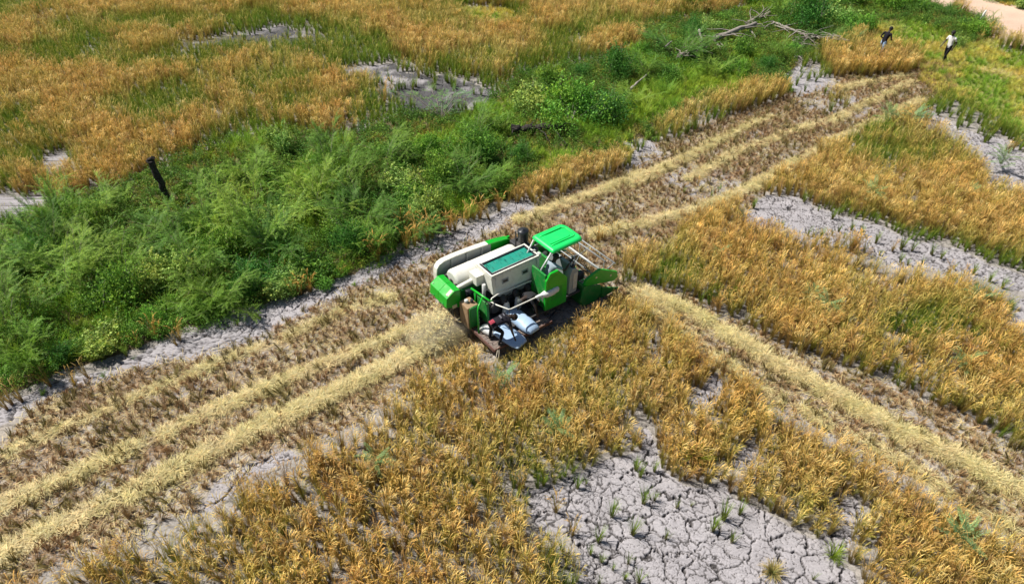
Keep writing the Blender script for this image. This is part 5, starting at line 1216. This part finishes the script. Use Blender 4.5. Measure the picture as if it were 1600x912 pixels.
# ------------------------------------------------------------ people
skin = paint('dark_skin', (0.034, 0.019, 0.013), 0.5, amount=0.1)
def cloth(name, c, var=.25, dirt=None): return paint(name, c, 0.8, amount=var, dirt=dirt or tuple(min(1, v*1.6+.02) for v in c), scale=14, bump=.3, spec=.2)
hairm = paint('black_hair', (0.008, 0.007, 0.007), 0.8, amount=0.1)
def person(label, J, mats, frame, extra=None, cap=None):
    """J: joint positions; one continuous skinned surface; mats: region -> material; frame(p) maps to world"""
    P = {k: Vector(v) for k, v in J.items()}
    V_, E_, Rr, reg = [], [], [], []
    def add(p, r, par, rg):
        V_.append(Vector(p)); Rr.append(r); reg.append(rg)
        if par is not None: E_.append((par, len(V_)-1))
        return len(V_)-1
    pelvis = add(P['pelvis'], .135, None, 'legs')
    mid = add(P['pelvis'].lerp(P['chest'], .45), .125, pelvis, 'top')
    ch = add(P['chest'], .15, mid, 'top')
    nk = add(P['neck'], .062, ch, 'skin')
    hd_ = P['head']; nd = (hd_-P['neck']).normalized()
    h1 = add(P['neck']+nd*.07, .068, nk, 'skin'); h2 = add(hd_, .098, h1, 'skin'); h3 = add(hd_+nd*.085, .075, h2, 'skin')
    fwd = Vector(J['look']).normalized()
    for s_ in ('l', 'r'):
        hp = add(P['hip_'+s_], .105, pelvis, 'legs'); a = add(P['hip_'+s_].lerp(P['knee_'+s_], .5), .085, hp, 'legs')
        k_ = add(P['knee_'+s_], .062, a, 'legs'); c_ = add(P['knee_'+s_].lerp(P['foot_'+s_], .4), .058, k_, 'shin')
        an = add(P['foot_'+s_]+Vector((0,0,.07)), .040, c_, 'shin')
        td = Vector(J.get('toe_'+s_, J['look'])); td.z = 0; td.normalize()
        hl = add(P['foot_'+s_]+td*.08+Vector((0,0,.035)), .040, an, 'feet'); add(P['foot_'+s_]+td*.17+Vector((0,0,.028)), .030, hl, 'feet')
        sh = add(P['sh_'+s_], .066, ch, 'top'); ua = add(P['sh_'+s_].lerp(P['el_'+s_], .5), .050, sh, 'sleeve'); el = add(P['el_'+s_], .040, ua, 'fore')
        fa = add(P['el_'+s_].lerp(P['ha_'+s_], .5), .036, el, 'fore'); wr = add(P['ha_'+s_], .024, fa, 'hand')
        d = (P['ha_'+s_]-P['el_'+s_]).normalized(); side = d.cross(fwd)
        if side.length < .1: side = d.cross(Vector((0,0,1)))
        side.normalize(); palm = add(P['ha_'+s_]+d*.06, .032, wr, 'hand')
        curl = (fwd*.5+Vector((0,0,-.3))).normalized()
        for q, ln in ((-1.5,.065),(-.5,.078),(.5,.074),(1.5,.06)):
            f1 = add(P['ha_'+s_]+d*.095+side*q*.019, .010, palm, 'hand'); f2 = add(V_[f1]+d*ln*.55, .009, f1, 'hand'); add(V_[f2]+(d+curl*.7).normalized()*ln*.5, .0075, f2, 'hand')
        t1 = add(P['ha_'+s_]+d*.035+side*.034+curl*.02, .011, palm, 'hand'); add(V_[t1]+(d+side*.4+curl*.5).normalized()*.05, .009, t1, 'hand')
    me = bpy.data.meshes.new('tmp'); me.from_pydata(V_, E_, []); me.update()
    ob = bpy.data.objects.new('tmp', me); COL.objects.link(ob)
    md = ob.modifiers.new('Skin', 'SKIN'); md.branch_smoothing = .4
    for i, sv_ in enumerate(me.skin_vertices[0].data):
        sv_.radius = (Rr[i], Rr[i]); sv_.use_root = (i == 0)
    sb = ob.modifiers.new('Sub', 'SUBSURF'); sb.levels = 2; sb.render_levels = 2
    dg = bpy.context.evaluated_depsgraph_get(); dg.update()
    bm_ = bpy.data.meshes.new_from_object(ob.evaluated_get(dg))
    bpy.data.objects.remove(ob)
    names = list(dict.fromkeys(mats.values()))
    bm_.materials.clear()
    for mm in names: bm_.materials.append(mm)
    segs = [(V_[a], V_[b_], reg[b_], b_) for a, b_ in E_]
    for p in bm_.polygons:
        c_ = p.center; best = 9e9; rg = 'top'
        for a, b_, r_, bi in segs:
            ab = b_-a; t_ = max(0, min(1, (c_-a).dot(ab)/max(ab.length_squared, 1e-9))); dd = (c_-(a+ab*t_)).length/max(.03, Rr[bi])
            if dd < best: best = dd; rg = r_
        p.material_index = names.index(mats[rg]); p.use_smooth = True
    bm_.name = 'person'
    root = bpy.data.objects.new('person', bm_); COL.objects.link(root); frame(root)
    tag(root, label, 'person')
    # hair cap, face, ears
    up = nd; rt = up.cross(fwd).normalized(); fw = rt.cross(up).normalized()*-1
    fw = (fwd - up*fwd.dot(up)).normalized(); rt = up.cross(fw)
    c0 = hd_ + up*.02
    m = MB(); rings = []
    for i in range(7):
        a = R(90*i/6*1.12); rr_ = .112*math.sin(a)+.001; zz = .112*math.cos(a)
        rings.append([m.bm.verts.new(c0+up*(zz+.012)+(fw*math.cos(b_)*1.02+rt*math.sin(b_)*.9)*rr_ - fw*.012) for b_ in [2*math.pi*k/16 for k in range(16)]])
    for A_, B_ in zip(rings, rings[1:]):
        for k in range(16): m.bm.faces.new([A_[k], A_[(k+1)%16], B_[(k+1)%16], B_[k]])
    m.build('cap' if cap else 'hair', cap or hairm, root, True)
    m = MB()
    m.tube([c0+fw*.09+up*.005, c0+fw*.118-up*.028, c0+fw*.10-up*.036], [.010,.016,.008], 8)
    for s_ in (-1, 1): m.tube([c0+rt*s_*.095+up*.01, c0+rt*s_*.108-up*.012, c0+rt*s_*.096-up*.032], [.010,.014,.008], 8)
    m.tube([c0+fw*.096-up*.058-rt*.024, c0+fw*.103-up*.058, c0+fw*.096-up*.058+rt*.024], [.004,.008,.004], 6)
    m.build('face', skin, root, True)
    m = MB()
    for s_ in (-1, 1):
        e_ = c0+fw*.092+rt*s_*.034-up*.002; m.tube([e_-rt*.012, e_+fw*.004, e_+rt*.012], [.002,.007,.002], 6)
    m.build('eyes', M['lgrey'], root, True)
    if extra: extra(root, P)
    return root
def in_harv(o): o.location = L2W(0, 0, 0); o.rotation_euler = (0, 0, HARV_A)
blk = cloth('black_shirt', (0.012, 0.011, 0.016), .2); trs = cloth('black_trousers', (0.010, 0.010, 0.012)); shoe = cloth('worn_shoes', (0.06, 0.055, 0.05))
pinkm = cloth('pink_print', (0.60, 0.10, 0.14), .3); whm = cloth('white_print', (0.32, 0.32, 0.35), .5, (0.1,0.1,0.12))
def prints(root, P):
    # printed patches riding just over the cloth of the back
    a = P['pelvis']; b_ = P['chest']; ax = (b_-a).normalized(); up = Vector((0,-.35,1)); up = (up-ax*up.dot(ax)).normalized(); sd_ = ax.cross(up)
    for (f0, f1, s0, s1, mm, nm) in ((-.06,.10,-.09,.05,pinkm,'shirt_print'),(.30,.35,-.07,.05,whm,'shirt_print'),(.43,.46,-.05,.03,whm,'shirt_print')):
        m = MB(); rows = []
        for i in range(5):
            row = []
            for j in range(6):
                f = f0+(f1-f0)*i/4; s_ = s0+(s1-s0)*j/5+.01*mn.noise(Vector((i*1.3, j, f0*9))); 
                r0 = .142+.02*f/.5
                an = s_/.14; row.append(m.bm.verts.new(a+ax*f+(up*math.cos(an)+sd_*math.sin(an))*r0))
            rows.append(row)
        for r0_, r1_ in zip(rows, rows[1:]):
            for j in range(5): m.bm.faces.new([r0_[j], r0_[j+1], r1_[j+1], r1_[j]])
        bmesh.ops.solidify(m.bm, geom=m.bm.faces[:], thickness=.006)
        m.build(nm, mm, root, True)
person('person in a black shirt with pink print bending over the sacks on the platform',
 dict(pelvis=(-1.70,-1.26,1.30), chest=(-1.28,-1.30,1.40), neck=(-1.08,-1.34,1.38), head=(-.97,-1.38,1.30), look=(.5,-.25,-.9),
  hip_l=(-1.68,-1.13,1.26), knee_l=(-1.55,-1.02,.93), foot_l=(-1.66,-1.06,.50), hip_r=(-1.68,-1.38,1.26), knee_r=(-1.42,-1.45,.96), foot_r=(-1.60,-1.47,.50), toe_l=(1,-.3,0), toe_r=(1,-.3,0),
  sh_l=(-1.16,-1.14,1.36), el_l=(-1.02,-1.12,1.10), ha_l=(-1.0,-1.25,.88), sh_r=(-1.20,-1.48,1.34), el_r=(-1.22,-1.62,1.08), ha_r=(-1.18,-1.70,.83)),
 dict(legs=trs, top=blk, skin=skin, sleeve=blk, fore=skin, hand=skin, shin=trs, feet=shoe), in_harv, prints)
strp, t, b = new_mat('striped_grey_shirt')
co = t.nodes.new('ShaderNodeTexCoord'); wv = t.nodes.new('ShaderNodeTexWave'); wv.inputs['Scale'].default_value = 9; wv.inputs['Distortion'].default_value = 1.2
t.links.new(co.outputs['Object'], wv.inputs['Vector']); cr = t.nodes.new('ShaderNodeValToRGB'); cr.color_ramp.elements[0].color = (.006,.006,.008,1); cr.color_ramp.elements[1].color = (.024,.024,.028,1); cr.color_ramp.elements[0].position = .35; cr.color_ramp.elements[1].position = .6
t.links.new(wv.outputs[0], cr.inputs[0]); t.links.new(cr.outputs[0], b.inputs['Base Color']); b.inputs['Roughness'].default_value = .85
capm = cloth('patterned_cap', (0.05, 0.06, 0.06), .6, (.18,.2,.19))
person('person in a striped grey shirt stooping inside the guard rail by the green panel',
 dict(pelvis=(.28,-.88,1.22), chest=(-.02,-.90,1.42), neck=(-.20,-.92,1.38), head=(-.32,-.93,1.32), look=(-.5,-.15,-.8),
  hip_l=(.28,-.76,1.2), knee_l=(.10,-.70,.88), foot_l=(.26,-.72,.50), hip_r=(.28,-1.0,1.2), knee_r=(.10,-1.08,.86), foot_r=(.26,-1.05,.50), toe_l=(-1,0,0), toe_r=(-1,0,0),
  sh_l=(-.06,-1.07,1.36), el_l=(.0,-1.24,1.12), ha_l=(.02,-1.30,.88), sh_r=(-.06,-.74,1.36), el_r=(-.20,-.68,1.12), ha_r=(-.30,-.74,.92)),
 dict(legs=trs, top=strp, skin=skin, sleeve=strp, fore=skin, hand=skin, shin=trs, feet=cloth('red_shoes', (.28,.03,.03))), in_harv, cap=capm)
gsh = cloth('blue_grey_shirt', (0.30, 0.36, 0.42), .3)
person('person in a blue grey shirt driving the harvester under the green canopy',
 dict(pelvis=(1.0,-.50,1.38), chest=(1.20,-.55,1.78), neck=(1.28,-.56,1.96), head=(1.34,-.56,2.10), look=(1,-.1,-.25),
  hip_l=(1.02,-.40,1.36), knee_l=(1.42,-.34,1.36), foot_l=(1.48,-.34,.82), hip_r=(1.02,-.62,1.36), knee_r=(1.42,-.70,1.34), foot_r=(1.46,-.72,.82),
  sh_l=(1.24,-.36,1.86), el_l=(1.42,-.25,1.66), ha_l=(1.66,-.30,1.74), sh_r=(1.26,-.76,1.86), el_r=(1.46,-.92,1.72), ha_r=(1.66,-.90,1.94)),
 dict(legs=trs, top=gsh, skin=skin, sleeve=gsh, fore=skin, hand=skin, shin=trs, feet=shoe), in_harv)
def at_px(px, py, rz, s=1.0):
    x, y = G(px, py)
    def f(o): o.location = (x, y, 0.0); o.rotation_euler = (0, 0, rz); o.scale = (s, s, s)
    return f
# walking: local +x is the way they face
walk = dict(pelvis=(0,0,.92), chest=(.05,0,1.32), neck=(.08,0,1.50), head=(.11,0,1.62), look=(1,0,-.15),
  hip_l=(0,.10,.90), knee_l=(.17,.10,.50), foot_l=(.20,.10,.0), hip_r=(0,-.10,.90), knee_r=(.0,-.10,.48), foot_r=(-.26,-.10,.04),
  sh_l=(.04,.20,1.40), el_l=(-.08,.26,1.13), ha_l=(.02,.26,.90), sh_r=(.06,-.20,1.40), el_r=(.12,-.27,1.12), ha_r=(.32,-.22,.98))
wsh = cloth('white_shirt', (0.80, 0.78, 0.76), .25, (.55,.53,.5))
person('person in a white shirt and black trousers walking on the grass near the dirt road', walk,
 dict(legs=trs, top=wsh, skin=skin, sleeve=wsh, fore=skin, hand=skin, shin=trs, feet=shoe), at_px(1474, 98, R(200), 1.06))
jean = cloth('pale_blue_jeans', (0.30, 0.42, 0.60), .3)
w2 = dict(walk); w2.update(chest=(.12,0,1.28), neck=(.18,0,1.45), head=(.24,0,1.56), ha_r=(.40,-.15,1.02), el_r=(.15,-.30,1.10), sh_r=(.13,-.20,1.38), sh_l=(.12,.20,1.38), el_l=(.0,.28,1.12), ha_l=(.22,.22,1.0))
person('person in a black shirt and pale blue jeans wading through the golden crop', w2,
 dict(legs=jean, top=blk, skin=skin, sleeve=blk, fore=skin, hand=skin, shin=jean, feet=shoe), at_px(1372, 92, R(25), 1.08))
